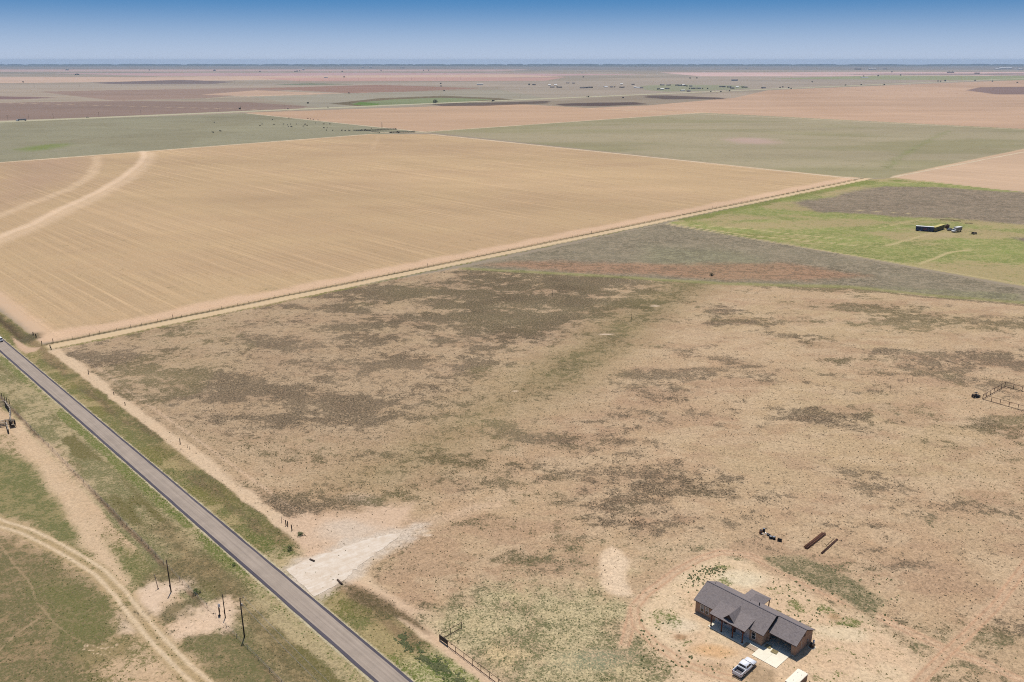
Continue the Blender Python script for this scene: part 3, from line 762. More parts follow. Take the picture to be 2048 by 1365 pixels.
# shingles
m, nt, b = new_mat('grey_brown_shingles')
tcn = nd(nt, 'ShaderNodeTexCoord'); sx = nd(nt, 'ShaderNodeSeparateXYZ'); nt.links.new(tcn.outputs['Object'], sx.inputs[0])
cmb = nd(nt, 'ShaderNodeCombineXYZ'); nt.links.new(sx.outputs[0], cmb.inputs[0]); nt.links.new(sx.outputs[1], cmb.inputs[1])
bt = nd(nt, 'ShaderNodeTexBrick'); nt.links.new(cmb.outputs[0], bt.inputs['Vector'])
bt.inputs['Scale'].default_value = 1.0; bt.inputs['Brick Width'].default_value = .32; bt.inputs['Row Height'].default_value = .14; bt.inputs['Mortar Size'].default_value = .006
bt.inputs['Color1'].default_value = (*C(158, 147, 144), 1); bt.inputs['Color2'].default_value = (*C(132, 122, 120), 1); bt.inputs['Mortar'].default_value = (*C(104, 94, 96), 1)
f = smooth(nt, noise(nt, tcn.outputs['Object'], 1.1, 4, .7), .35, .65)
cc = mixc(nt, math_n(nt, 'MULTIPLY', f, .5), bt.outputs['Color'], tuple(C(152, 140, 134)))
nt.links.new(cc, b.inputs['Base Color']); b.inputs['Roughness'].default_value = .85
M['shingle'] = m
# road surface
def road_mat(name, c1, c2, streak=.16):
    m, nt, b = new_mat(name)
    ang_u = math.atan2(UX[1], UX[0])
    Ps = mapuw(nt, .02, 1.6)
    f1 = smooth(nt, noise(nt, Ps, 1.3, 3, .6), .3, .7)
    P = mapv(nt, (1, 1, 1))
    f2 = smooth(nt, noise(nt, P, .25, 4, .6), .3, .7)
    f3 = smooth(nt, noise(nt, P, 5, 3, .6), .3, .7)
    c = mixc(nt, f1, tuple(C(*c1)), tuple(C(*c2)))
    g = math_n(nt, 'ADD', .88, math_n(nt, 'ADD', math_n(nt, 'MULTIPLY', f2, .14), math_n(nt, 'MULTIPLY', f3, .10)))
    nt.links.new(scale_col(nt, c, g), b.inputs['Base Color'])
    return m
M['asphalt'] = road_mat('worn_chip_seal_road', (168, 152, 137), (186, 169, 152))
M['seal'] = road_mat('dark_sealed_road_edge', (86, 80, 88), (98, 92, 98))
# caliche gravel
m, nt, b = new_mat('white_caliche_gravel')
e_ = at3(800, 1068) - at3(580, 1150)
aC = math.atan2(e_.y, e_.x)
Ps = mapuw(nt, .05, 1.1, aC); P = mapv(nt, (1, 1, 1))
f1 = smooth(nt, noise(nt, Ps, 1.0, 4, .65), .35, .65); f2 = smooth(nt, noise(nt, P, .45, 6, .75), .40, .62)
c = mixc(nt, math_n(nt, 'MULTIPLY', f1, .6), tuple(C(220, 202, 180, 1.38)), tuple(C(238, 226, 210, 1.38)))
c = mixc(nt, math_n(nt, 'MULTIPLY', f2, .6), c, tuple(C(208, 186, 160, 1.4)))
nt.links.new(c, b.inputs['Base Color'])
M['caliche'] = m

# ------------------------------------------------------------------ mesh builder
class MB:
    def __init__(s): s.v = []; s.f = []
    def add(s, vs, fs):
        o = len(s.v); s.v += [tuple(v) for v in vs]; s.f += [tuple(i + o for i in f) for f in fs]; return s
    def box(s, x0, x1, y0, y1, z0, z1):
        return s.add([(x0, y0, z0), (x1, y0, z0), (x1, y1, z0), (x0, y1, z0), (x0, y0, z1), (x1, y0, z1), (x1, y1, z1), (x0, y1, z1)],
                     [(3, 2, 1, 0), (4, 5, 6, 7), (0, 1, 5, 4), (1, 2, 6, 5), (2, 3, 7, 6), (3, 0, 4, 7)])
    def tube(s, a, b, r, n=8, r2=None, caps=True):
        a = Vector(a); b = Vector(b); d = (b - a).normalized()
        p = d.orthogonal().normalized(); q = d.cross(p); r2 = r if r2 is None else r2
        vs = []
        for i in range(n):
            t = 2 * PI * i / n; vs.append(a + (p * math.cos(t) + q * math.sin(t)) * r)
        for i in range(n):
            t = 2 * PI * i / n; vs.append(b + (p * math.cos(t) + q * math.sin(t)) * r2)
        fs = [(i, (i + 1) % n, n + (i + 1) % n, n + i) for i in range(n)]
        if caps: fs += [tuple(range(n - 1, -1, -1)), tuple(range(n, 2 * n))]
        return s.add(vs, fs)
    def bar(s, a, b, w, h):
        """square bar between two points, h vertical-ish"""
        a = Vector(a); b = Vector(b); d = (b - a).normalized()
        up = Vector((0, 0, 1)) if abs(d.z) < .95 else Vector((0, 1, 0))
        sd_ = d.cross(up).normalized(); up2 = sd_.cross(d)
        vs = [c + sd_ * (i * w / 2) + up2 * (j * h / 2) for c in (a, b) for i, j in ((-1, -1), (1, -1), (1, 1), (-1, 1))]
        return s.add(vs, [(0, 1, 2, 3), (7, 6, 5, 4), (0, 4, 5, 1), (1, 5, 6, 2), (2, 6, 7, 3), (3, 7, 4, 0)])
    def slab(s, pts, th):
        """pts: top polygon corners (3D, counter-clockwise from above), thickness downwards"""
        n = len(pts); vs = list(pts) + [(p[0], p[1], p[2] - th) for p in pts]
        fs = [tuple(range(n)), tuple(range(2 * n - 1, n - 1, -1))] + [(i, n + i, n + (i + 1) % n, (i + 1) % n) for i in range(n)]
        return s.add(vs, fs)
    def extr(s, prof, a, b, axis='x'):
        """closed 2D profile extruded between a and b along axis ('x': profile is (y,z); 'y': profile is (x,z))"""
        n = len(prof)
        if axis == 'x': vs = [(a, p[0], p[1]) for p in prof] + [(b, p[0], p[1]) for p in prof]
        else: vs = [(p[0], a, p[1]) for p in prof] + [(p[0], b, p[1]) for p in prof]
        fs = [tuple(range(n - 1, -1, -1)), tuple(range(n, 2 * n))] + [(i, (i + 1) % n, n + (i + 1) % n, n + i) for i in range(n)]
        return s.add(vs, fs)
    def build(s, name, mat, parent=None, smooth_=False, bevel=0, seg=1):
        me = bpy.data.meshes.new(name); me.from_pydata(s.v, [], s.f)
        bm = bmesh.new(); bm.from_mesh(me)
        if bevel:
            bmesh.ops.remove_doubles(bm, verts=bm.verts, dist=1e-4)
            bmesh.ops.bevel(bm, geom=[e for e in bm.edges if e.calc_face_angle(0) > .4], offset=bevel, segments=seg, affect='EDGES', clamp_overlap=True)
        bmesh.ops.recalc_face_normals(bm, faces=bm.faces)
        bm.to_mesh(me); bm.free()
        me.materials.append(M[mat] if isinstance(mat, str) else mat)
        if smooth_:
            for p in me.polygons: p.use_smooth = True
        o = bpy.data.objects.new(name, me); col.objects.link(o)
        if parent: o.parent = parent
        return o
def empty(name, loc, rz=0, label=None, cat=None, group=None):
    o = bpy.data.objects.new(name, None); col.objects.link(o); o.empty_display_size = .5
    o.location = loc; o.rotation_euler = (0, 0, rz)
    return tag(o, label, cat, group)
def copy_tree(o, parent=None):
    c = o.copy(); col.objects.link(c); c.parent = parent
    for k in list(o.children): copy_tree(k, c)
    return c
def ground_z(x, y): return 0.0
ANG_S = math.atan2(-UX[1], -UX[0])       # local +x = towards the camera along the road, local +y = away from the road
ANG_U = math.atan2(UX[1], UX[0])

# ------------------------------------------------------------------ road
def strip(name, w0, w1, u0, u1, z, mat, step=2.5, j0=.05, j1=.05, seed=1):
    n = int((u1 - u0) / step); us = np.linspace(u0, u1, n + 1)
    a0 = w0 + (fbm(us, us * 0, 6, seed) - .5) * j0 * 2; a1 = w1 + (fbm(us, us * 0, 6, seed + 9) - .5) * j1 * 2
    vs = [(*uw(us[i], a0[i]), z) for i in range(n + 1)] + [(*uw(us[i], a1[i]), z) for i in range(n + 1)]
    fs = [(i, i + 1, n + 2 + i, n + 1 + i) for i in range(n)]
    o = MB().add(vs, fs).build(name, mat); return tag(o, kind='structure')
strip('road_bed', RL, RR, -150, 2600, .035, 'seal', 2.5, .12, .12, 3)
strip('road', RL + .72, RR - .58, -150, 2600, .045, 'asphalt', 2.5, .10, .10, 5)

# caliche drive: a low ragged mound of crushed stone
cal = [(572, 1141), (590, 1131), (606, 1122), (618, 1117), (634, 1112), (652, 1108), (676, 1099), (700, 1091), (728, 1082), (756, 1074), (780, 1069), (801, 1068), (792, 1078), (778, 1090), (760, 1102),
       (738, 1118), (716, 1134), (700, 1150), (686, 1163), (672, 1172), (655, 1180), (640, 1188), (629, 1194), (612, 1178), (596, 1163), (583, 1151)]
cw = [at(a, b) for a, b in cal]
vs = []; n = 0
pts = []
for i in range(len(cw)):
    a = cw[i]; b_ = cw[(i + 1) % len(cw)]; L = math.hypot(b_[0] - a[0], b_[1] - a[1]); k = max(1, int(L / .8))
    for j in range(k):
        t = j / k; jj = .12 if min(i, len(cw) - i) <= 1 or i > 21 else .42; pts.append((a[0] + (b_[0] - a[0]) * t + random.uniform(-jj, jj), a[1] + (b_[1] - a[1]) * t + random.uniform(-jj, jj)))
mb = MB(); n = len(pts)
mb.add([(p[0], p[1], .052) for p in pts], [tuple(range(n))])
tag(mb.build('gravel_driveway', 'caliche'), kind='structure')

# highway far off: two pale carriageways and a median verge
hA, hB = at(-300, 257), at(1536, 178.9)
dH = Vector((hB[0] - hA[0], hB[1] - hA[1], 0)).normalized(); nH = Vector((-dH.y, dH.x, 0))
P0 = Vector((*hA, 0)) - dH * 400; LH = 7800
for off, w_, nm_, mt in ((0, 46, 'highway_verge', solid('pale_dry_verge', (186, 178, 136), .95)), (-9, 10, 'highway', solid('pale_concrete_highway', (206, 192, 160), .9)), (9, 10, 'highway', 'cal')):
    if mt == 'cal': mt = bpy.data.materials['pale_concrete_highway']
    a = P0 + nH * (off - w_ / 2); b_ = P0 + nH * (off + w_ / 2); z = .02 if w_ > 20 else .06
    o = MB().add([(a.x, a.y, z), (a.x + dH.x * LH, a.y + dH.y * LH, z), (b_.x + dH.x * LH, b_.y + dH.y * LH, z), (b_.x, b_.y, z)], [(0, 1, 2, 3)]).build(nm_, mt)
    tag(o, kind='structure')

# pale sandy margins between the far fields
mm_ = solid('pale_sandy_margin', (224, 200, 164), .95, var=.1, sc=.05)
def margin(a, b_, w_, z=.03):
    A = Vector((*at(*a), 0)); B = Vector((*at(*b_), 0)); d = (B - A); L = d.length; d.normalize(); n_ = Vector((-d.y, d.x, 0)); k = max(6, int(L / 14)); rng_ = np.random.default_rng(int(L))
    j0, j1 = rng_.uniform(-.22, .22, k + 1) * w_, rng_.uniform(-.22, .22, k + 1) * w_
    vs = [tuple(A + d * (L * i / k) - n_ * (w_ / 2 + j0[i]) + Vector((0, 0, z))) for i in range(k + 1)] + [tuple(A + d * (L * i / k) + n_ * (w_ / 2 + j1[i]) + Vector((0, 0, z))) for i in range(k + 1)]
    o = MB().add(vs, [(i, i + 1, k + 2 + i, k + 1 + i) for i in range(k)]).build('dirt_track', mm_); return tag(o, kind='structure')
margin((-200, 341), (735, 269.4), 5.5); margin((862, 268.8), (1720, 358.8), 5, .034); margin((495, 227.2), (848, 264.4), 5); margin((856, 264.2), (1405, 225.8), 5, .034)
margin((1172, 217.4), (2300, 272), 5.5, .038); margin((1782, 355.6), (2200, 275), 3.5); margin((412, 197), (640, 187.4), 8); margin((-200, 209.5), (400, 197.6), 7); margin((740, 264.9), (862, 266.4), 6, .042)

# ------------------------------------------------------------------ HOUSE
hA2 = at(1390.15, 1222.7)
house = empty('brick_house', (hA2[0], hA2[1], 0), ANG_S, 'single storey tan brick house with grey brown shingle roof, front porch and open garage', 'house')
PIT = .51
def rz_(t): return 2.9 + (t + .32) * PIT
# main block
mb = MB().extr([(0, 0), (8.8, 0), (8.8, 2.9), (4.4, 5.13), (0, 2.9)], 0, 15.9, 'x'); mb.build('wall', 'brick', house)
# roofs
mb = MB()
mb.slab([(-.35, -.32, 2.9), (16.25, -.32, 2.9), (16.25, 4.4, rz_(4.4)), (-.35, 4.4, rz_(4.4))], .13)
mb.slab([(-.35, 4.4, rz_(4.4)), (16.25, 4.4, rz_(4.4)), (16.25, 9.12, 2.9), (-.35, 9.12, 2.9)], .13)
mroof = mb.build('roof', 'shingle', house)
MB().bar((-.35, 4.4, rz_(4.4) + .015), (16.25, 4.4, rz_(4.4) + .015), .22, .05).build('ridge_cap', 'farroof', mroof)
GR = 2.9 + 3.785 * PIT
mb = MB()
mb.slab([(16.255, 1.55, 2.9), (22.4, 1.55, 2.9), (22.4, 5.335, GR), (16.255, 5.335, GR)], .13)
mb.slab([(16.255, 5.335, GR), (22.4, 5.335, GR), (22.4, 9.12, 2.9), (16.255, 9.12, 2.9)], .13)
groof = mb.build('roof', 'shingle', house); groof['label'] = 'lower garage roof'
MB().bar((16.255, 5.335, GR + .015), (22.4, 5.335, GR + .015), .22, .05).build('ridge_cap', 'farroof', groof)
# fascia boards along the eaves and rakes
mb = MB()
mb.box(-.35, 16.25, -.345, -.322, 2.74, 2.885); mb.box(16.26, 22.4, 1.525, 1.548, 2.74, 2.885)
mb.bar((22.412, 1.55, 2.80), (22.412, 5.335, GR - .10), .022, .17); mb.bar((22.412, 5.335, GR - .10), (22.412, 9.12, 2.80), .022, .17)
mb.bar((-.362, -.32, 2.80), (-.362, 4.4, rz_(4.4) - .10), .022, .17); mb.bar((-.362, 4.4, rz_(4.4) - .10), (-.362, 9.12, 2.80), .022, .17)
mb.bar((16.262, -.32, 2.80), (16.262, 4.4, rz_(4.4) - .10), .018, .17)
mb.build('fascia', 'trim', house)
# garage walls
mb = MB()
mb.box(15.905, 21.89, 8.62, 8.8, 0, 2.85)
mb.extr([(2.1, 0), (8.8, 0), (8.8, 2.9), (5.335, 4.66), (2.1, 3.03)], 21.89, 22.07, 'x')
mb.box(21.1, 21.888, 2.1, 2.28, 0, 2.9); mb.box(15.905, 16.3, 2.1, 2.28, 0, 2.9); mb.box(16.3, 21.1, 2.1, 2.28, 2.42, 2.9)
mb.build('garage_wall', 'brick', house)
MB().box(15.91, 21.88, 2.0, 8.6, 0, .1).build('garage_floor', 'concrete', house)
MB().box(15.93, 21.87, 2.3, 8.6, 2.75, 2.78).build('garage_ceiling', 'board', house)
mb = MB(); mb.box(16.2, 21.2, 2.06, 2.098, 2.38, 2.5); mb.build('garage_door_trim', 'trim', house)
# porch
MB().box(4.85, 13.1, -2.4, -.01, 0, .16).build('porch_slab', 'concrete', house)
MB().box(13.11, 15.86, -.75, -.01, 0, .13).build('walkway', 'concrete', house)
MB().box(5.0, 13.05, -.05, -.008, .16, 3.2).build('porch_wall', 'board', house)
for s_ in (5.3, 7.8, 10.4, 12.68):
    p = MB().box(s_ - .1, s_ + .1, -2.1, -1.9, .16, 2.83).build('porch_post', 'wood_post', house)
    MB().box(s_ - .14, s_ + .14, -2.14, -1.86, .165, .38).build('post_base', 'trim', p)
MB().box(5.0, 12.9, -2.09, -1.91, 2.835, 3.03).build('porch_beam', 'wood_post', house)
def pz(t): return 3.1 + .2346 * (t + 2.1)
mb = MB().slab([(4.75, -2.1, pz(-2.1)), (13.1, -2.1, pz(-2.1)), (13.1, 1.95, pz(1.95)), (4.75, 1.95, pz(1.95))], .09)
proof = mb.build('porch_roof', 'shingle', house)
mb = MB(); mb.box(4.75, 13.1, -2.125, -2.102, 2.96, 3.09); mb.bar((13.112, -2.1, 3.02), (13.112, 1.2, pz(1.2) - .08), .02, .14); mb.bar((4.738, -2.1, 3.02), (4.738, 1.2, pz(1.2) - .08), .02, .14)
mb.build('porch_fascia', 'trim', proof)
# gable over the porch
DR, DK, DX = 4.62, 1.1, 8.95
def hw(z): return (DR - z) / DK
z0 = pz(-1.55); t3_ = (DR - 2.9) / PIT - .32
mb = MB()
for sg in (-1, 1):
    a = (DX + sg * hw(z0), -1.55, z0 + .01); b_ = (DX, -1.55, DR); c_ = (DX, t3_, DR); d_ = (DX + sg * hw(pz(1.95)), 1.95, pz(1.95) + .01)
    vs = [a, b_, c_, d_] + [(p[0], p[1], p[2] - .09) for p in (a, b_, c_, d_)]
    mb.add(vs, [(0, 1, 2, 3), (7, 6, 5, 4), (0, 4, 5, 1), (3, 2, 6, 7), (0, 3, 7, 4)])
gab = mb.build('porch_gable_roof', 'shingle', house)
zz = pz(-1.2)
MB().extr([(DX - hw(zz) + .1, zz - .03), (DX + hw(zz) - .1, zz - .03), (DX, DR - .13)], -1.2, -1.1, 'y').build('gable_siding', 'siding', gab)
mb = MB()
for sg in (-1, 1): mb.bar((DX + sg * hw(z0), -1.562, z0 - .04), (DX, -1.562, DR - .055), .02, .12)
mb.build('gable_fascia', 'trim', gab)
# back patio roof
mb = MB()
e = .012
A_, B_, C_, D_, E_, F_ = (6.15, 9.12, 2.9 + e), (10.85, 9.12, 2.9 + e), (10.85, 12.0, 2.9), (6.15, 12.0, 2.9), (8.5, 7.06, 3.95 + e), (8.5, 9.65, 3.96)
mb.add([A_, B_, C_, D_, E_, F_] + [(p[0], p[1], p[2] - .12) for p in (A_, B_, C_, D_)], [(3, 0, 4, 5), (1, 2, 5, 4), (2, 3, 5), (9, 8, 7, 6), (0, 3, 9, 6), (3, 2, 8, 9), (2, 1, 7, 8)])
mb.build('patio_roof', 'shingle', house)
MB().box(6.3, 10.7, 8.81, 11.9, 0, .13).build('patio_slab', 'concrete', house)
for s_ in (6.4, 10.6): MB().box(s_ - .09, s_ + .09, 11.65, 11.83, .13, 2.77).build('patio_post', 'wood_post', house)
# windows on the front wall
def window(s0, s1, z0, z1, t=0, sill=True, back=False):
    y0, y1 = (t - .05, t - .005) if not back else (t + .005, t + .05)
    f = MB().box(s0, s0 + .07, y0, y1, z0, z1).box(s1 - .07, s1, y0, y1, z0, z1).box(s0 + .07, s1 - .07, y0, y1, z0, z0 + .07).box(s0 + .07, s1 - .07, y0, y1, z1 - .07, z1).box(s0 + .07, s1 - .07, y0, y1, (z0 + z1) / 2 - .03, (z0 + z1) / 2 + .03).build('window', 'white', house)
    g0, g1 = (t - .03, t - .006) if not back else (t + .006, t + .03)
    MB().box(s0 + .075, s1 - .075, g0, g1, z0 + .075, (z0 + z1) / 2 - .035).build('pane', 'glass', f)
    MB().box(s0 + .075, s1 - .075, g0, g1, (z0 + z1) / 2 + .035, z1 - .075).build('pane', 'blind' if sill == 2 else 'glass', f)
window(1.25, 2.15, .75, 2.45, sill=2); window(2.45, 3.35, .75, 2.45, sill=2)
window(13.55, 14.45, .75, 2.45)
for s0 in (5.6, 7.0): window(s0, s0 + 1.0, .8, 2.45, -.05)
window(11.1, 12.1, .8, 2.45, -.05)
d_ = MB().box(9.0, 9.95, -.10, -.052, .17, 2.3).build('door', 'trim', house)
MB().box(9.8, 9.86, -.16, -.102, 1.1, 1.2).build('handle', 'chrome', d_)
for s0 in (1.5, 4.0, 12.5, 19): window(s0, s0 + .9, .9, 2.3, 8.8, back=True)
# bits on the roof
for s_, t_, r_, h_ in ((.95, 5.6, .06, .3), (3.1, 6.0, .05, .25), (9.3, 6.1, .05, .25), (11.6, 5.6, .11, .75)):
    zb = 2.9 + (9.12 - t_) * PIT - .05
    MB().tube((s_, t_, zb), (s_, t_, zb + h_), r_, 10).build('roof_vent_pipe', 'black', house)
mb = MB().box(22.075, 22.10, 5.0, 5.65, 3.1, 3.6); mb.build('gable_vent', 'trim', house)
MB().box(22.075, 22.2, 6.6, 6.95, 1.1, 1.7).build('meter_box', 'metal', house)
MB().tube((22.1, 4.3, .1), (22.1, 4.3, 2.6), .03, 6).build('downpipe', 'white', house)

def H(s, t, z=0):
    p = Vector((hA2[0], hA2[1], 0)) + Vector((-UX[0], -UX[1], 0)) * s + Vector((WX[0], WX[1], 0)) * t
    return (p.x, p.y, z)
# drive slabs
drv = empty('concrete_driveway', H(18.6, -1), ANG_S); tag(drv, kind='structure')
MB().box(-2.7, -.01, -2.65, 2.95, 0, .11).build('slab', 'concrete', drv); MB().box(.01, 2.7, -2.65, 2.95, 0, .11).build('slab', 'concrete', drv)
pad = empty('walkway', H(14.8, -1.4), ANG_S); tag(pad, kind='structure')
MB().box(-.95, 1.07, -.95, .35, 0, .07).build('dusty_slab', 'concrete2', pad); MB().box(-.95, 1.07, .36, .62, 0, .11).build('slab', 'concrete', pad)
MB().box(-.95, 1.07, -1.0, -.955, 0, .13).build('form_board', 'wood_new', pad)

# AC unit beside the gable wall
ac = empty('air_conditioner', H(23.0, 7.2), ANG_S, 'grey air conditioner unit on a pad against the garage gable wall', 'air conditioner')
MB().box(-.6, .6, -.6, .6, 0, .08).build('pad', 'concrete', ac)
MB().box(-.4, .4, -.4, .4, .085, .85).build('cabinet', 'brown', ac, bevel=.03)
MB().tube((0, 0, .86), (0, 0, .90), .3, 14).build('fan_guard', 'black', ac)
tank = empty('gas_bottle', H(22.75, 8.35), ANG_S, 'white gas bottle beside the air conditioner at the gable wall', 'gas bottle')
MB().tube((0, 0, 0), (0, 0, .9), .2, 12).build('bottle', 'white', tank, True); MB().tube((0, 0, .9), (0, 0, 1.05), .1, 8).build('collar', 'white', tank)

# pallets
def pallet(loc, rz, label, tilt=0):
    e = empty('wooden_pallet', loc, rz, label, 'pallet')
    e.rotation_euler = (tilt, 0, rz)
    mb = MB()
    for y_ in (-.5, 0, .5): mb.box(-.6, .6, y_ - .05, y_ + .05, .03, .12)
    mb.build('stringer', 'wood_new', e)
    mb = MB()
    for i in range(6): mb.box(-.6 + i * .22, -.48 + i * .22, -.55, .55, .121, .145)
    mb.build('deck_board', 'wood_new', e)
    return e
pallet(H(16.9, .9, .11), ANG_S + .15, 'pallet lying on the shaded edge of the driveway nearest the house corner')
pallet(H(18.6, .35, .11), ANG_S + .1, 'wooden pallet lying in the sun in the middle of the driveway top')
p_ = pallet(H(12.4, 12.6), ANG_S + .2, 'wooden pallet on bare ground behind the house beside the back patio')

# ------------------------------------------------------------------ vehicles
def wheel(parent, x, y, r=.39, w=.27, name='wheel'):
    t = MB().tube((x, y - w / 2, r), (x, y + w / 2, r), r, 20).build(name, 'rubber', parent, False)
    for sg in (-1, 1): pass
    MB().tube((x, y - w / 2 - .012, r), (x, y + w / 2 + .012, r), r * .58, 14).build('rim', 'chrome', t)
    return t
def pickup(loc, rz, label):
    e = empty('pickup_truck', loc, rz, label, 'pickup')
    # x forward, wheels at ground
    L, Wd = 5.85, 2.0; h = Wd / 2
    # lower body: hood + cab sides + bed as a hull with a real bed opening
    side = [(-2.85, .55), (-2.9, .62), (-2.9, 1.28), (-.95, 1.28), (-.95, 1.22), (1.0, 1.2), (1.15, 1.22), (2.55, 1.12), (2.82, .98), (2.9, .75), (2.85, .42), (-2.5, .42)]
    # front part solid
    fr = [(-.95, .42), (2.8, .42), (2.92, .6), (2.9, .92), (2.75, 1.08), (2.4, 1.15), (1.05, 1.24), (-.95, 1.24)]
    MB().extr(fr, -h, h, 'y').build('body', 'carwhite', e, True, .07, 2).data.polygons
    # bed
    mb = MB()
    mb.box(-2.88, -.96, -h + .02, -h + .12, .5, 1.3); mb.box(-2.88, -.96, h - .12, h - .02, .5, 1.3); mb.box(-1.06, -.96, -h + .12, h - .12, .5, 1.3)
    mb.build('bed', 'carwhite', e, False, .02)
    MB().box(-2.80, -1.06, -h + .121, h - .121, .58, .66).build('bed_floor', 'farroof', e)
    MB().box(-2.94, -2.86, -h + .1, h - .1, .62, 1.27).build('tailgate', 'carwhite', e, False, .02)
    MB().box(-1.35, -1.08, -h + .14, h - .14, .95, 1.30).build('toolbox', 'metal', e, False, .02)
    # greenhouse
    zc0, zc1 = 1.22, 1.88
    b0, b1 = [(-.98, zc0), (1.28, zc0)], [(-.78, zc1), (.62, zc1)]
    w0, w1 = h - .06, h - .24
    vs = [(-.98, -w0, zc0), (1.28, -w0, zc0), (1.28, w0, zc0), (-.98, w0, zc0), (-.80, -w1, zc1), (.55, -w1, zc1), (.55, w1, zc1), (-.80, w1, zc1)]
    cab = MB().add(vs, [(3, 2, 1, 0), (4, 5, 6, 7), (0, 1, 5, 4), (1, 2, 6, 5), (2, 3, 7, 6), (3, 0, 4, 7)]).build('cab', 'carwhite', e, True, .06, 2)
    def pane(p0, p1, p2, p3, nm, off=.015):
        c = [Vector(q_) for q_ in (p0, p1, p2, p3)]; n_ = (c[1] - c[0]).cross(c[3] - c[0]).normalized()
        ctr = sum(c, Vector()) / 4
        if n_.dot(ctr - Vector((.15, 0, 1.4))) < 0: n_ = -n_
        o_ = [q_ + n_ * off for q_ in c]; i_ = [q_ - n_ * .01 for q_ in c]
        MB().add(o_ + i_, [(0, 1, 2, 3), (7, 6, 5, 4), (0, 4, 5, 1), (1, 5, 6, 2), (2, 6, 7, 3), (3, 7, 4, 0)]).build(nm, 'glass', e)
    def lp(a, b_, t): return tuple(a[i] + (b_[i] - a[i]) * t for i in range(3))
    def quad(a, b_, c_, d_, u0, u1, v0, v1):   # a,b bottom; d,c top
        f_ = lambda u_, v_: lp(lp(a, b_, u_), lp(d_, c_, u_), v_)
        return f_(u0, v0), f_(u1, v0), f_(u1, v1), f_(u0, v1)
    pane(*quad(vs[1], vs[2], vs[6], vs[5], .06, .94, .08, .93), 'windshield')
    pane(*quad(vs[0], vs[3], vs[7], vs[4], .08, .92, .22, .86), 'rear_window')
    for a, b_, c_, d_ in ((vs[0], vs[1], vs[5], vs[4]), (vs[3], vs[2], vs[6], vs[7])):
        pane(*quad(a, b_, c_, d_, .08, .45, .16, .84), 'side_window'); pane(*quad(a, b_, c_, d_, .49, .86, .16, .84), 'side_window')
    for x_ in (-1.85, 1.85):
        for y_ in (-h + .12, h - .12): wheel(e, x_, y_)
    for y_ in (-h + .08, h - .08): MB().box(-2.95, -2.86, y_ - .07, y_ + .07, .85, 1.15).build('tail_light', 'red', e)
    MB().box(-3.02, -2.9, -h + .1, h - .1, .45, .6).build('rear_bumper', 'chrome', e, False, .02)
    MB().box(2.86, 2.98, -h + .1, h - .1, .42, .62).build('front_bumper', 'black', e, False, .02)
    MB().box(2.88, 2.945, -.5, .5, .66, .92).build('grille', 'black', e)
    for y_ in (-.78, .78): MB().box(2.84, 2.935, y_ - .16, y_ + .16, .74, .92).build('headlight', 'chrome', e)
    for sg in (-1, 1): MB().box(.95, 1.12, sg * (h + .13) - .13, sg * (h + .13) + .13, 1.18, 1.42).build('mirror', 'black', e, False, .02)
    MB().bar((1.32, -.75, 1.26), (1.32, .75, 1.26), .10, .05).build('cowl', 'black', e)
    return e
pk = pickup(H(17.25, -8.55), 0, 'white crew cab pickup parked facing the concrete driveway')
pk.rotation_euler = (0, 0, math.atan2(WX[1], WX[0]) + R(1.5))

def suv(loc, rz, label, cat='car', sc=1.0, mat='carwhite'):
    e = empty('parked_car' if cat == 'parked' else 'car', loc, rz, label, 'car'); e.scale = (sc,) * 3
    h = .92
    pr = [(-2.3, .35), (2.3, .35), (2.38, .6), (2.3, .85), (1.2, 1.02), (-2.25, 1.05), (-2.38, .7)]
    MB().extr(pr, -h, h, 'y').build('body', mat, e, True, .07, 2)
    vs = [(-2.2, -h + .05, 1.03), (1.25, -h + .05, 1.0), (1.25, h - .05, 1.0), (-2.2, h - .05, 1.03), (-1.95, -h + .2, 1.62), (.4, -h + .2, 1.62), (.4, h - .2, 1.62), (-1.95, h - .2, 1.62)]
    MB().add(vs, [(3, 2, 1, 0), (4, 5, 6, 7), (0, 1, 5, 4), (1, 2, 6, 5), (2, 3, 7, 6), (3, 0, 4, 7)]).build('windows', 'glass', e)
    MB().box(-1.93, .38, -h + .17, h - .17, 1.60, 1.68).build('roof', mat, e, False, .03)
    for x_ in (-1.45, 1.45):
        for y_ in (-h + .1, h - .1): wheel(e, x_, y_, .34, .22)
    return e
rdp = quw(-1, 683)
cp_ = uw(rdp[0] + .3, 74.8)
car = suv((cp_[0], cp_[1], .045), ANG_U, 'white car on the road at the left edge of the picture')

# trailer, lower right
tr = empty('enclosed_trailer', H(26.4, -5.6), math.atan2(WX[1], WX[0]), 'cream roofed enclosed trailer parked right of the concrete driveway', 'trailer')
MB().box(-2.4, 2.35, -1.02, 1.02, .55, 2.15).build('body', solid('brown_trailer_side', (150, 122, 100), .7, var=.2), tr, False, .03)
MB().extr([(-1.06, 2.151), (1.06, 2.151), (1.0, 2.24), (.5, 2.30), (-.5, 2.30), (-1.0, 2.24)], -2.45, 2.4, 'x').build('roof', 'cream', tr)
for x_, y_ in ((1.1, -.35), (1.25, .45), (-1.2, 0)): MB().tube((x_, y_, 2.27), (x_, y_, 2.33), .09, 10).build('roof_vent', 'metal', tr)
for y_ in (-1.1, 1.1):
    for x_ in (-.5, .35): wheel(tr, x_, y_, .36, .2)
    MB().extr([(-1.0, .7), (.85, .7), (.75, .85), (.35, .9), (-.5, .9), (-.9, .85)], y_ - .13, y_ + .13, 'y').build('fender', 'brown', tr)
MB().bar((2.35, -.7, .5), (3.4, 0, .5), .1, .1).bar((2.35, .7, .5), (3.4, 0, .5), .1, .1).tube((3.3, 0, .05), (3.3, 0, .9), .04, 8).build('tongue', 'black', tr)
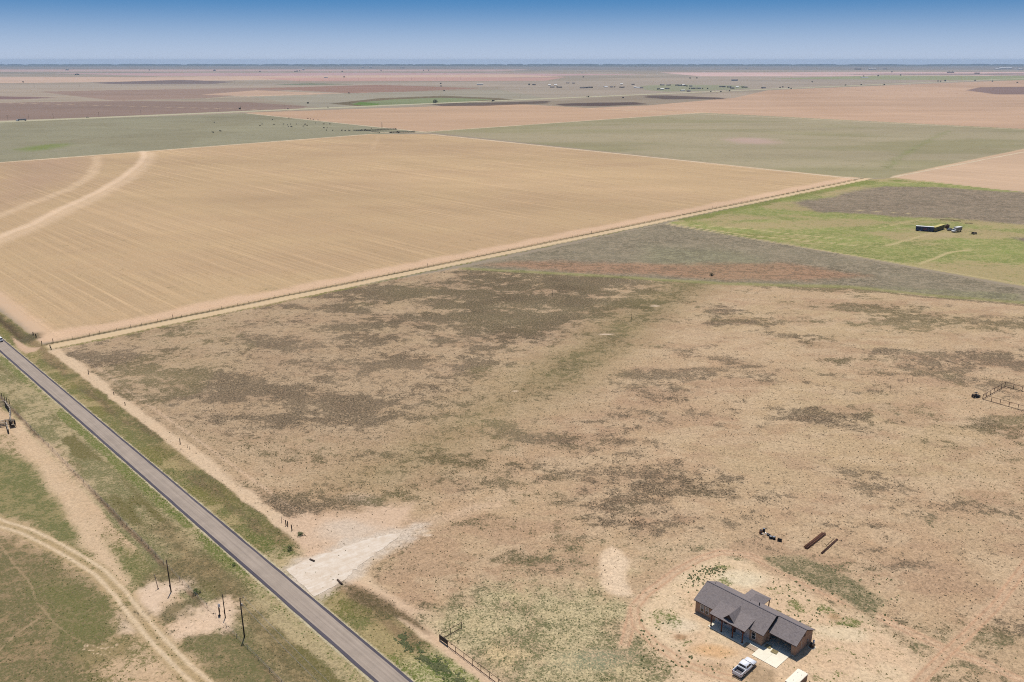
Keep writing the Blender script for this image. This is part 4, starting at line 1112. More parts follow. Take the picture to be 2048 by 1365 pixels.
for x_ in (-2.3, 2.2): MB().box(x_ - .03, x_ + .03, 1.0, 1.045, .9, 1.9).build('door_rail', 'metal', tr)

# ------------------------------------------------------------------ utility poles
def pole(bx, by, h, label, name='utility_pole', r=.15, mat='wood_dark', lean=(0, 0)):
    p = at(bx, by)
    e = empty(name, (p[0], p[1], 0), 0, label, 'utility pole')
    MB().tube((0, 0, -.2), (lean[0], lean[1], h), r, 10, r * .72).build('shaft', mat, e, True)
    return e
e1 = pole(342.3, 1184.6, 8.2, 'dark utility pole standing alone on the sand patch, leftmost of the tall poles')
MB().box(-.12, .12, -.3, -.13, 1.4, 2.0).build('meter_box', 'brown', e1)
e2 = pole(450.7, 1236, 5.8, 'shorter thin dark pole between the meter box and the tall wired pole', r=.12)
MB().box(-.08, .12, -.25, -.1, 1.2, 1.8).build('switch_box', 'brown', e2)
e3 = pole(489, 1274.6, 9.4, 'tallest dark utility pole carrying two wires, right of the other poles')
MB().bar((-.1, 0, 9.2), (.75, .2, 9.35), .08, .08).build('arm', 'wood_dark', e3)
MB().tube((.3, -.1, 7.6), (.3, -.1, 8.1), .14, 10).build('transformer', 'metal', e3)
for i_, (zz_, o_) in enumerate(((9.3, .7), (8.0, .15))):
    mb = MB(); prev = None
    for k in range(15):
        t = k / 14; sg = -1.2 * 4 * t * (1 - t)
        p = Vector((-UX[0] * 70 * t + o_ * .6, -UX[1] * 70 * t + o_, zz_ + sg - .2 * t))
        if prev is not None: mb.tube(prev, p, .022, 4)
        prev = p
    mb.build('wire', 'metal', e3)
sp_ = at(316.5, 1178.6)
se = empty('leaning_post', (*sp_, 0), 0, 'pale thin leaning post on the sand left of the leftmost pole', 'post')
MB().tube((0, 0, -.1), (-.5, .3, 3.6), .10, 8, .07).build('shaft', 'concrete2', se); MB().tube((0, 0, 0), (0, 0, .18), .16, 8).build('foot', 'black', se)
mt = at(439.5, 1231)
me_ = empty('meter_rack', (*mt, 0), 0, 'white electric meter box on a dark rack between the sand patches', 'meter box')
MB().box(-.12, .04, -.06, .06, 0, 2.9).build('rack_post', 'wood_dark', me_); MB().box(-.1, .38, -.18, -.065, 2.1, 2.9).build('box', 'white', me_); MB().box(0, .2, -.16, -.06, .8, 1.9).build('conduit', 'brown', me_)
MB().box(-.2, .3, -.5, -.2, 0, .3).build('junction_box', 'black', me_)
# wires' thin fence posts on the left roadside fence
fe = empty('wire_fence', (*uw(80, 58.2), 0), ANG_U, 'wire fence with thin posts along the left side of the road', 'fence')
pm = MB().box(-.035, .035, -.035, .035, 0, 1.1); po = None
for k in range(0, 62):
    x_ = k * 4.6 - 20
    if po is None: po = pm.build('post', 'wood_grey', fe); po.location = (x_, 0, 0); o_ = po
    else:
        o_ = po.copy(); col.objects.link(o_); o_.location = (x_, random.uniform(-.1, .1), 0)
    o_.rotation_euler = (random.uniform(-.06, .06), random.uniform(-.06, .06), 0); o_.scale = (1, 1, random.uniform(.85, 1.1))
for z_ in (.4, .75, 1.05): MB().tube((-20, 0, z_), (262, 0, z_), .008, 4).build('wire', 'metal', fe)

# ------------------------------------------------------------------ long field fence along the farm track
ff = empty('field_fence', (*uw(372.9, 86), 0), math.atan2(WX[1], WX[0]), 'long post and wire fence along the dirt track beside the stubble field', 'fence')
pm = MB().tube((0, 0, -.1), (0, 0, 1.3), .065, 6); po = None
x_ = 0; k = 0
while x_ < 748:
    if po is None: o_ = po = pm.build('post', 'post_brown', ff)
    else: o_ = po.copy(); col.objects.link(o_)
    big = (k in (0, 1)) or k % 23 == 9
    o_.location = (x_, random.uniform(-.08, .08), 0); o_.scale = (1.9, 1.9, 1.5) if big else (1, 1, random.uniform(.8, 1.15))
    o_.rotation_euler = (random.uniform(-.07, .07), random.uniform(-.07, .07), 0)
    x_ += random.uniform(3.6, 8.5); k += 1
for z_ in (.35, .7, 1.05, 1.3): MB().tube((0, 0, z_), (748, 0, z_), .01, 4).build('wire', 'metal', ff)
# posts about the gateway
def post_at(x, y, h, label, name='fence_post', mat='wood_dark', r=.13, cat='post'):
    p = at(x, y); o = MB().tube((0, 0, -.1), (0, 0, h), r, 8, r * .9).tube((0, 0, h - .02), (0, 0, h + .03), r * .8, 8).build(name, mat)
    o.location = (*p, 0); o.rotation_euler = (random.uniform(-.05, .05), random.uniform(-.05, .05), 0)
    return tag(o, label, cat)
GP = 'old posts round the gateway of the farm track'
for x, y, h, lab in ((66.5, 671, 1.5, 'stub of a dark corner post left of its twin above the gateway'), (72.5, 675.5, 1.6, 'dark upright corner post at the edge of the stubble above the gateway'), (100.8, 696, 1.3, 'short dark post on the near side of the farm track'), (102.4, 700.5, 1.1, 'lowest dark post below the farm track mouth')):
    o_ = post_at(x, y, h, lab, r=.2); o_['group'] = GP
for x, y, h, lab in ((177, 749, 1.9, 'dark braced post group on the sandy strip above the ditch'), (360.5, 889, 1.9, 'dark braced post pair on the sandy strip halfway down the field edge'), (228, 790, 1.0, 'short post stub on the sandy strip'), (250.5, 811, 1.2, 'dark short post on the sandy field edge'), (375, 896, 1.0, 'thin short post right of the braced pair'), (379, 899, .9, 'thin leaning post beside the braced pair'),
                     (563.3, 1045, 1.6, 'leftmost thin post of three by the gravel driveway'), (572.3, 1051.5, 1.6, 'middle post of three by the gravel driveway'), (575.5, 1053, 1.4, 'third post of the row by the gravel driveway'), (584, 1061.5, 1.6, 'knotted dark post nearest the green bush by the gravel driveway'),
                     (1780, 784, 2.6, 'thin stake standing in the open tan field, lower of a row of three'), (1815, 765, 1.6, 'thin short stake in the open tan field'), (1824, 765, 2.6, 'tall thin stake in the tan field left of the pipe pen'), (1004, 800, 2.0, 'thin stake in the olive streak, left of its pair'), (1018, 800, 2.0, 'thin stake in the olive streak, right of its pair'), (1105, 592, 3.0, 'dark thin dead stub in the dark weed patch'), (1263, 640, 3.0, 'thin stake beside the green drainage streak')):
    post_at(x, y, h, lab, r=.06 if 'thin' in lab else .14, name='stake' if 'stake' in lab else 'fence_post')

# pipe fence by the road
def pipe_fence(name, runs, label, posts_every=2.5, h=1.25, mat='rust_dark', r=.035, rails=(1.0, .52), extra=None, cat='fence'):
    """runs: list of (start, end) world points"""
    o0 = runs[0][0]; e = empty(name, (o0[0], o0[1], 0), 0, label, cat)
    pm = MB().tube((0, 0, 0), (0, 0, h), r * 1.35, 8); po = None
    for (a, b_) in runs:
        a = Vector((a[0] - o0[0], a[1] - o0[1], 0)); b_ = Vector((b_[0] - o0[0], b_[1] - o0[1], 0)); n_ = max(1, round((b_ - a).length / posts_every))
        for k in range(n_ + 1):
            if po is None: o_ = po = pm.build('post', mat, e)
            else: o_ = po.copy(); col.objects.link(o_)
            o_.location = a.lerp(b_, k / n_)
        for f_ in rails:
            MB().tube(a + Vector((0, 0, h * f_)), b_ + Vector((0, 0, h * f_)), r, 6).build('rail', mat, e)
    return e
pf = pipe_fence('pipe_fence', [(H(-27.7, -45.7), H(-5, -45.7)), (H(-30.3, -45.7), H(-30.2, -39.9)), (H(-30.25, -45.7), H(-27.75, -45.7))], 'rusty pipe fence with a dark panel in its corner beside the road', h=1.35, rails=(1.0, .07), r=.045)
pn = MB().box(-30.2, -27.8, -.03, .03, .0, 1.0)
p0 = H(-27.7, -45.7)
pnl = MB().box(.06, 2.44, -.03, .03, .35, 1.42).build('sign_panel', 'black', pf); pnl.location = (H(-30.25, -45.7)[0] - p0[0], H(-30.25, -45.7)[1] - p0[1], 0); pnl.rotation_euler = (0, 0, ANG_S)
pnl['label'] = 'black panel'
# pen on the right
c0 = at(1965, 799); c1 = at(2009.5, 773.5); c2 = at(2115, 803); c3 = at(2130, 846)
pen = pipe_fence('pipe_pen', [(c0, c1), (c1, c2), (c0, c3)], 'rusty pipe pen at the right edge of the tan field', posts_every=2.95, h=1.75, rails=(1.0, .06), cat='pen', r=.065)
for k in range(3):
    MB().tube(Vector((2 + k, 3 + k, .2)), Vector((3.6 + k, 5.2 + k, .9)), .04, 6).build('brace', 'rust_dark', pen)

# utility vehicle by the pen
def quad_bike(loc, rz, label):
    e = empty('utility_vehicle', loc, rz, label, 'utility vehicle')
    MB().extr([(-1.35, .45), (1.3, .4), (1.4, .7), (.7, .95), (.1, .7), (-.3, .7), (-.4, .95), (-1.4, .95)], -.62, .62, 'y').build('body', 'black', e, False, .03)
    MB().box(-1.3, -.5, -.55, .55, .96, 1.12).build('cargo_box', 'brown', e)
    MB().box(-.35, .0, -.5, .5, .72, 1.25).build('seat', 'black', e, False, .03)
    MB().tube((.55, -.55, .9), (.25, -.5, 1.75), .03).tube((.55, .55, .9), (.25, .5, 1.75), .03).tube((-.5, -.55, .9), (-.45, -.5, 1.75), .03).tube((-.5, .55, .9), (-.45, .5, 1.75), .03).build('roll_cage', 'black', e)
    MB().box(-.55, .35, -.55, .55, 1.75, 1.80).build('roof', 'black', e)
    for x_ in (-.95, .95):
        for y_ in (-.62, .62): wheel(e, x_, y_, .33, .25)
    return e
quad_bike((*at(1951.5, 795), 0), R(15), 'black utility vehicle with cage parked left of the pipe pen')

# ------------------------------------------------------------------ barrels and junk, pipes
def drum(x, y, r, h, mat, label, name='barrel', tilt=0, rz=0, cat='barrel', group=None, open_=True):
    p = at(x, y); e = empty(name, (*p, 0), 0, label, cat, group)
    n = 16; mb = MB(); mb.tube((0, 0, 0), (0, 0, h), r, n); b_ = mb.build('drum_body', mat, e, True)
    MB().tube((0, 0, h * .33 - .02), (0, 0, h * .33 + .02), r + .02, n).tube((0, 0, h * .66 - .02), (0, 0, h * .66 + .02), r + .02, n).tube((0, 0, h + .001), (0, 0, h + .03), r + .015, n).build('hoop', mat, e, True)
    MB().tube((0, 0, h + .031), (0, 0, h + .036), r * .85, n).build('lid', 'black' if mat != 'black' else 'metal', e)
    if tilt: e.rotation_euler = (tilt, 0, rz); e.location.z = r
    return e
drum(1521.5, 1067.5, .40, .95, 'rust', 'rust brown barrel leftmost of the junk row above the house')
drum(1527.5, 1063.5, .32, .85, 'black', 'black barrel right behind the rust brown one')
drum(1534.5, 1070.5, .28, .7, 'black', 'dark barrel among white scrap in the junk row', tilt=R(90), rz=R(40))
drum(1541, 1077, .36, .6, 'black', 'low black tub between the scrap and the round tub')
drum(1547.5, 1078.5, .40, .65, 'black', 'wide dark tub right of the low one, next to the dark crate')
cr = empty('storage_crate', (*at(1559, 1082.5), 0), R(-25), 'dark crate rightmost of the junk row', 'crate')
MB().box(-.5, .5, -.35, .35, 0, .05).box(-.5, -.45, -.35, .35, .05, .55).box(.45, .5, -.35, .35, .05, .55).box(-.45, .45, -.35, -.30, .05, .55).box(-.45, .45, .30, .35, .05, .55).build('box', 'black', cr)
MB().box(-.44, .44, -.05, .05, .25, .3).build('divider', 'brown', cr)
jk = empty('scrap_heap', (*at(1531, 1070), 0), 0, 'white and grey scrap heaped between the barrels of the junk row', 'scrap')
for i in range(7):
    a = Vector((random.uniform(-.7, .7), random.uniform(-.7, .7), random.uniform(.1, .5))); b_ = a + Vector((random.uniform(-.7, .7), random.uniform(-.5, .5), random.uniform(-.1, .3)))
    MB().bar(a, b_, .12, .08).build('scrap_piece', 'white' if i % 2 else 'metal', jk)
pa, pb = Vector((*at(1610, 1097), 0)), Vector((*at(1647, 1068), 0)); d = (pb - pa); L = d.length; an = math.atan2(d.y, d.x)
pp = empty('pipe_stack', pa, an, 'thick bundle of rusty steel pipes lying above the house', 'pipe bundle')
for k, (y_, z_) in enumerate(((-.62, .13), (-.36, .13), (-.1, .13), (.16, .13), (.42, .13), (-.49, .35), (-.23, .35), (.03, .35))):
    MB().tube((random.uniform(-.3, .3), y_, z_), (L + random.uniform(-.3, .3), y_, z_), .115, 10).build('pipe', 'rust' if k % 3 else 'rust_dark', pp, True)
pa, pb = Vector((*at(1643, 1108), 0)), Vector((*at(1674.5, 1079.5), 0)); d = (pb - pa); L = d.length; an = math.atan2(d.y, d.x)
pp = empty('pipe_stack', pa, an, 'thin pair of dark rusty pipes right of the thick pipe bundle', 'pipe bundle')
for y_ in (-.13, .13): MB().tube((0, y_, .13), (L, y_, .13), .12, 10).build('pipe', 'rust_dark', pp, True)
pa, pb = Vector((*at(1652, 1093), 0)), Vector((*at(1669, 1079), 0)); d = (pb - pa); L = d.length; an = math.atan2(d.y, d.x)
pp = empty('scrap_pipe', pa, an, 'short bent pipe with a bracket beside the thin pipe pair', 'pipe')
MB().tube((0, 0, .08), (L, .2, .08), .05, 8).build('pipe', 'rust_dark', pp); MB().bar((0, 0, .08), (.2, -.9, .1), .08, .08).bar((.5, .1, .1), (.9, .9, .15), .08, .08).build('bracket', 'wood_new', pp)

# culvert ends beside the caliche drive
def culvert(x0, y0, x1, y1, label):
    a, b_ = Vector((*at(x0, y0), 0)), Vector((*at(x1, y1), 0)); d = b_ - a; L = d.length
    e = empty('culvert_pipe', a, math.atan2(d.y, d.x), label, 'culvert')
    n = 14; r = .22; mb = MB(); vs = []; fs = []
    for k, (rr__, x_) in enumerate(((r, 0), (r, L), (r * .86, L), (r * .86, 0))):
        for i in range(n): t = 2 * PI * i / n; vs.append((x_, math.cos(t) * rr__, r * .75 + math.sin(t) * rr__))
    for k in range(4):
        for i in range(n): fs.append((k * n + i, k * n + (i + 1) % n, ((k + 1) % 4) * n + (i + 1) % n, ((k + 1) % 4) * n + i))
    mb.add(vs, fs).build('pipe', 'brown', e, True)
    MB().tube((L - .02, 0, r * .75), (L - .01, 0, r * .75), r * .85, n).build('mouth_shade_disc', 'black', e)  # solid black disc in the mouth stands in for the shade inside the pipe
    return e
culvert(629, 1124, 620, 1120, 'dark culvert end on the upper side of the white gravel driveway')
culvert(675, 1161, 684, 1170, 'dark culvert end on the lower side of the white gravel driveway')

# ------------------------------------------------------------------ cattle pen and loading chute, left edge
def plank_fence(pp, label, h=1.7, name='plank_fence', nplank=5):
    o0 = at(*pp[0]); e = empty(name, (*o0, 0), 0, label, 'fence'); pts_ = [Vector((at(*q_)[0] - o0[0], at(*q_)[1] - o0[1], 0)) for q_ in pp]
    for i in range(len(pts_) - 1):
        a, b_ = pts_[i], pts_[i + 1]; n_ = max(1, round((b_ - a).length / 2.4))
        for k in range(n_ + (i == len(pts_) - 2)):
            p = a.lerp(b_, k / n_); MB().box(-.09, .09, -.09, .09, 0, h + .15).build('post', 'wood_dark', e).location = p
        dd = (b_ - a).normalized(); nn_ = Vector((-dd.y, dd.x, 0)) * .1
        for j in range(nplank):
            z_ = .25 + j * (h - .3) / (nplank - 1)
            MB().bar(a + nn_ + Vector((0, 0, z_)), b_ + nn_ + Vector((0, 0, z_)), .04, .16).build('plank', 'wood_grey', e)
        MB().bar(a + Vector((0, 0, h + .05)), b_ + Vector((0, 0, h + .05)), .30, .05).build('top_board', 'wood_grey', e)
    return e
plank_fence([(-90, 836), (-2, 813), (11, 811)], 'weathered plank fence closing the top of the cattle pen')
plank_fence([(11.5, 812), (22, 827), (21, 840), (24, 850)], 'crooked weathered plank fence on the road side of the cattle pen')
plank_fence([(-60, 868), (12, 850), (26, 848)], 'weathered plank fence across the lower cattle pen')
plank_fence([(-60, 862), (0, 855), (14, 853), (18, 868)], 'lowest plank fence of the pen leading to the loading chute', 1.4)
ch = at(24, 850); chd = at(36, 868)
ce = empty('loading_chute', (*ch, 0), math.atan2(chd[1] - ch[1], chd[0] - ch[0]), 'dark wooden cattle loading chute at the end of the pen', 'loading chute')
for sg in (-.6, .6):
    MB().extr([(0, 0), (2.9, .9), (2.9, 2.3), (0, 1.6)], sg - .05, sg + .05, 'y').build('side_panel', 'wood_dark', ce)
MB().extr([(0, .05), (2.9, .95), (2.9, 1.05), (0, .15)], -.5, .5, 'y').build('ramp', 'wood_grey', ce)
for x_ in (.2, 1.5, 2.8):
    for sg in (-.7, .7): MB().box(x_ - .06, x_ + .06, sg - .05, sg + .05, 0, 2.0 + x_ * .2).build('post', 'wood_dark', ce)
MB().bar((2.85, -.65, 2.35), (2.85, .65, 2.35), .12, .12).bar((1.4, -.65, 2.1), (1.4, .65, 2.1), .12, .12).build('crossbar', 'wood_grey', ce)
for k in range(4):
    post_at(6 + k * 5 - 2, 796 + k * 4, 1.8, ['dark post at the far left of the row behind the cattle pen', 'second dark post of the row behind the cattle pen', 'third dark post of the row behind the cattle pen', 'last dark post of the row behind the cattle pen'][k], r=.11)

# ------------------------------------------------------------------ trailers and truck in the green pasture
def boxy(name, a, b_, wd, h, zb, side, roof, label, cat, away=1):
    A = Vector((*at(*a), 0)); B = Vector((*at(*b_), 0)); d = B - A; L = d.length
    e = empty(name, A, math.atan2(d.y, d.x), label, cat)
    y0, y1 = (0, wd)
    MB().box(0, L, y0, y1, zb, h).build('body', side, e, False, .04)
    MB().box(-.03, L + .03, y0 - .03, y1 + .03, h + .001, h + .07).build('roof', roof, e)
    mb = MB()
    for k in range(int(L / .6)): mb.box(k * .6 + .2, k * .6 + .3, y0 - .05, y0 - .002, zb + .1, h - .1)
    mb.build('side_ribs', side, e)
    return e, L
e_, L_ = boxy('semi_trailer', (1831, 462), (1867, 464.5), 2.6, 3.3, .4, 'blue', 'white', 'faded blue long box trailer with a red panel on its side', 'trailer')
MB().box(L_ * .42, L_ * .62, -.10, -.055, .9, 2.5).build('side_panel', 'signred', e_)
MB().box(L_ * .2, L_ * .32, -.5, -.06, .2, .5).build('step', 'white', e_)
for x_ in (.8, 1.9, L_ - 1.2):
    for y_ in (.3, 2.3): wheel(e_, x_, y_, .45, .25)
e_, L_ = boxy('semi_trailer', (1869.5, 464.8), (1889, 458.5), 2.7, 3.2, .35, 'khakiside', 'yellow', 'box trailer with a pale yellow roof touching the blue trailer', 'trailer')
MB().box(L_ * .3, L_ * .36, -.1, -.055, .5, 2.2).build('door', 'brown', e_)
for x_ in (1, 2.2):
    for y_ in (.3, 2.3): wheel(e_, x_, y_, .45, .25)
tk = empty('storage_tank', (*at(1894, 457), 0), R(20), 'dark round storage tank behind the yellow roofed trailer', 'tank')
MB().tube((0, 0, 0), (0, 0, 2.3), 1.4, 18).tube((0, 0, 2.3), (0, 0, 2.75), 1.4, 18, .3).build('shell', 'rust_dark', tk, True); MB().tube((0, 0, 2.75), (0, 0, 3.0), .3, 10).build('hatch', 'black', tk)
tx = at(1900, 461.5); s2 = suv((*tx, 0), R(15), 'pale grey car between the dark tank and the white box truck', mat='metal')
A = Vector((*at(1901.5, 466), 0)); B = Vector((*at(1924, 462.5), 0)); an = math.atan2(A.y - B.y, A.x - B.x)
bt_ = empty('box_truck', (A + B) / 2, an, 'white box truck parked rightmost of the trailers in the green pasture', 'truck')
MB().box(-4.2, 2.0, -1.2, 1.2, .9, 3.3).build('cargo_box', 'wood_grey', bt_, False, .04); MB().box(-4.25, 2.05, -1.25, 1.25, 3.301, 3.38).build('roof', 'white', bt_)
MB().extr([(2.1, .5), (4.4, .5), (4.4, 1.3), (3.6, 1.45), (3.2, 2.3), (2.1, 2.35)], -1.05, 1.05, 'y').build('cab', 'carwhite', bt_, False, .06)
MB().extr([(3.27, 1.5), (3.68, 1.46), (3.30, 2.2), (3.22, 2.2)], -.9, .9, 'y').build('windshield', 'glass', bt_)
for x_ in (-3, 3.3):
    for y_ in (-.95, .95): wheel(bt_, x_, y_, .45, .28)
MB().box(4.4, 4.5, -1, 1, .5, .8).build('bumper', 'chrome', bt_)
tc_ = empty('tractor', (*at(1948, 469), 0), R(10), 'small dark tractor standing alone right of the box truck', 'tractor')
MB().box(-.3, 1.7, -.35, .35, .7, 1.35).build('hood', 'brown', tc_, False, .05); MB().box(-1.0, -.3, -.45, .45, .6, 1.1).build('seat_deck', 'black', tc_)
MB().box(-.8, -.6, -.3, .3, 1.1, 1.6).build('seat', 'black', tc_); MB().tube((.4, 0, 1.35), (.4, 0, 1.9), .04).build('exhaust', 'black', tc_)
for y_ in (-.75, .75): wheel(tc_, -.8, y_, .7, .35)
for y_ in (-.6, .6): wheel(tc_, 1.4, y_, .4, .22)
def harrow(x, y, L, label, wd=2.2):
    e = empty('farm_implement', (*at(x, y), 0), R(-8), label, 'implement')
    MB().bar((-L / 2, -wd / 2, .5), (L / 2, -wd / 2, .5), .15, .15).bar((-L / 2, wd / 2, .5), (L / 2, wd / 2, .5), .15, .15).bar((-L / 2, -wd / 2, .5), (-L / 2, wd / 2, .5), .15, .15).bar((L / 2, -wd / 2, .5), (L / 2, wd / 2, .5), .15, .15).build('frame', 'rust_dark', e)
    mb = MB()
    for k in range(int(L / .6)): mb.bar((-L / 2 + .3 + k * .6, 0, .5), (-L / 2 + .3 + k * .6, wd / 2 - .3, .02), .08, .08)
    mb.build('tines', 'rust_dark', e)
    return e
harrow(1894, 441.5, 9, 'long dark farm implement behind the trailers, leftmost of three'); harrow(1914, 443, 4, 'short heavy dark implement behind the trailers', 3.4); harrow(1937, 448, 5, 'low dark implement right of the others above the box truck', 1.6)

# ------------------------------------------------------------------ bushes
def bush(name, x, y, r, h, label, mat='leafdark', n=220, cat='bush', group=None, stem=True):
    e = empty(name, (*at(x, y), 0), 0, label, cat, group)
    mb = MB()
    for i in range(n):
        th = random.uniform(0, 2 * PI); u_ = random.random() ** .5; hz_ = random.random()
        rr__ = r * u_ * math.sqrt(max(.05, 1 - (hz_ - .35) ** 2 * 1.8)) * (.75 + .25 * math.sin(th * 3 + 1))
        c = Vector((math.cos(th) * rr__, math.sin(th) * rr__, h * (.08 + .9 * hz_)))
        s_ = r * random.uniform(.08, .17); a = Vector((random.gauss(0, 1), random.gauss(0, 1), random.gauss(0, .6))).normalized() * s_
        b_ = Vector((random.gauss(0, 1), random.gauss(0, 1), random.gauss(0, .6))).normalized() * s_
        mb.add([c, c + a, c + a + b_, c + b_], [(0, 1, 2, 3)])
    mb.build('foliage', mat, e)
    if stem:
        s = MB()
        for k in range(4): s.tube((0, 0, 0), (math.cos(k * 1.7) * r * .5, math.sin(k * 1.7) * r * .5, h * .6), r * .05, 5, r * .02)
        s.build('stem', 'wood_dark', e)
    return e
bush('bush', 870, 206.5, 9, 9, 'lone dark green tree in the green hollow beside the highway', n=300, cat='tree')
bush('bush', 1423, 552, 1.6, 1.4, 'dark shrub on the reddish belt above the tan field')
bush('bush', 1409, 558, .7, .6, 'small dark shrub left of the larger shrub on the reddish belt', n=90)
bush('bush', 601, 1071, 1.1, .9, 'green and pale bush beside the posts near the gravel driveway', 'leaf')
bush('bush', 580, 1098, 1.0, .7, 'dark green bush in the roadside grass above the gravel driveway', 'leaf')
bush('bush', 392, 1188, 1.0, 1.1, 'bright green yucca clump between the utility poles', 'leaf')
bush('bush', 401, 1186, .5, .9, 'thin dry shrub touching the green clump between the poles', 'leafdark', 80)
bush('bush', 1440.5, 1331, .35, 1.0, 'small dark sapling left of the white pickup', 'leafdark', 70)
bush('bush', 469, 1132, .8, .7, 'green bush at the road edge below the left verge', 'leaf', 120)

# ------------------------------------------------------------------ cattle
def cow(mat, name='cow'):
    e = empty(name, (0, 0, 0), 0)
    me = bpy.data.meshes.new('body')
    V = [(-1.05, 0, 1.05), (-.5, 0, 1.08), (.1, 0, 1.05), (.6, 0, 1.12), (.95, 0, 1.25), (1.3, 0, 1.1), (1.55, 0, .85),
         (-.95, .25, .75), (-1.0, .27, .4), (-.95, .27, .03), (-.95, -.25, .75), (-1.0, -.27, .4), (-.95, -.27, .03),
         (.55, .25, .7), (.55, .25, .38), (.55, .25, .03), (.55, -.25, .7), (.55, -.25, .38), (.55, -.25, .03), (-1.25, 0, .9), (-1.3, 0, .5)]
    E_ = [(0, 1), (1, 2), (2, 3), (3, 4), (4, 5), (5, 6), (0, 7), (7, 8), (8, 9), (0, 10), (10, 11), (11, 12), (3, 13), (13, 14), (14, 15), (3, 16), (16, 17), (17, 18), (0, 19), (19, 20)]
    Rr = [.34, .38, .40, .36, .22, .18, .11, .17, .09, .07, .17, .09, .07, .14, .08, .07, .14, .08, .07, .05, .04]
    me.from_pydata(V, E_, [])
    o = bpy.data.objects.new('tmp_body', me); col.objects.link(o)
    o.modifiers.new('s', 'SKIN')
    if not len(me.skin_vertices):
        bm = bmesh.new(); bm.from_mesh(me); bm.verts.layers.skin.verify(); bm.to_mesh(me); bm.free()
    for i, r_ in enumerate(Rr): me.skin_vertices[0].data[i].radius = (r_, r_)
    me.skin_vertices[0].data[1].use_root = True
    dg = bpy.context.evaluated_depsgraph_get(); dg.update()
    m2 = bpy.data.meshes.new_from_object(o.evaluated_get(dg)); m2.name = 'body'
    bpy.data.objects.remove(o)
    m2.materials.clear(); m2.materials.append(M[mat])
    for p in m2.polygons: p.use_smooth = True
    bo = bpy.data.objects.new('body', m2); col.objects.link(bo); bo.parent = e
    for sg in (-1, 1): MB().add([(1.25, sg * .12, 1.22), (1.2, sg * .42, 1.25), (1.32, sg * .38, 1.12), (1.35, sg * .15, 1.12)], [(0, 1, 2, 3)]).build('ear', mat, e)
    return e
c1_, c2_ = cow('hide'), cow('hide2')
Z4 = lambda x, y: (400 + x / 4.452, 220 + y / 4.452)
cows = [(128, 112), (112, 200), (122, 201), (176, 188), (184, 190), (535, 142), (553, 128), (646, 88), (658, 131), (744, 128), (781, 135), (787, 149), (792, 74), (806, 128), (812, 150), (819, 152), (858, 128), (937, 128), (922, 147), (935, 134),
        (953, 140), (1030, 118), (1051, 91), (1102, 127), (1103, 160), (1132, 160), (1156, 126), (1126, 182), (1181, 185), (1258, 185), (1264, 183), (1294, 187), (1325, 184), (1336, 184), (960, 78), (985, 82), (1010, 86),
        (1430, 185), (1440, 178), (1446, 183), (1465, 185), (1472, 176), (1482, 186), (1492, 184), (1510, 188), (1525, 166), (1700, 203), (1706, 201), (1752, 200), (1760, 196), (1766, 205), (1775, 200)]
for i, (a, b_) in enumerate(cows):
    src = c2_ if i % 6 == 5 else c1_
    first = (i == 0) or (i == 5)
    clus = 'far left of the herd' if a < 300 else ('middle of the herd' if a < 900 else 'side of the herd nearest the corral')
    o_ = src if first else copy_tree(src)
    px_, py_ = Z4(a, b_); p = at(px_, py_ + .8)
    o_.location = (*p, 0); o_.rotation_euler = (0, 0, random.uniform(0, 6.28)); o_.scale = (1.15,) * 3
    if 1400 < a: lab = 'dark cow standing in the far corral'
    elif i % 6 == 5: lab = 'red brown cow grazing on the pasture, ' + clus
    else: lab = 'black cow grazing on the pasture, ' + clus
    tag(o_, lab, 'cow', 'cattle at the far corral' if a > 1400 else ('red brown cattle on the pasture' if i % 6 == 5 else 'black cattle on the pasture'))

# far corral
def corral(pp, label, h=1.9):
    w_ = [at(a, b_) for a, b_ in pp]
    runs = [(w_[i], w_[i + 1]) for i in range(len(w_) - 1)]
    return pipe_fence('corral', runs, label, 3.0, h, 'wood_dark', .09, (1.0, .75, .5, .25), cat='corral')
corral([(706, 262.4), (742, 261.5), (790, 258.6), (793, 260.2), (748, 262.6), (706, 262.4)], 'dark timber corral at the tip of the pasture, upper of the two')
corral([(778, 266.5), (800, 265.2), (830, 264.6), (830, 266), (804, 267.4), (778, 266.5)], 'dark timber corral right below the upper one')
corral([(742, 264.8), (758, 265.6), (760, 266.6)], 'short timber fence below the upper corral', 1.4)
wmx = empty('windmill', (*at(764, 256.5), 0), 0, 'thin windmill tower behind the far corral', 'windmill')
mb = MB()
for sx_, sy_ in ((-1, -1), (1, -1), (1, 1), (-1, 1)): mb.bar((sx_ * 1.1, sy_ * 1.1, 0), (sx_ * .15, sy_ * .15, 8), .12, .12)
mb.build('tower', 'wood_dark', wmx)
mb = MB()
for k in range(12): t = k * PI / 6; mb.bar((math.cos(t) * .3, -.3, 8.3 + math.sin(t) * .3), (math.cos(t) * 1.3, -.3, 8.3 + math.sin(t) * 1.3), .3, .03)
mb.build('rotor', 'metal', wmx); MB().box(-.03, .03, -.2, 1.9, 8.1, 8.5).build('tail', 'metal', wmx)

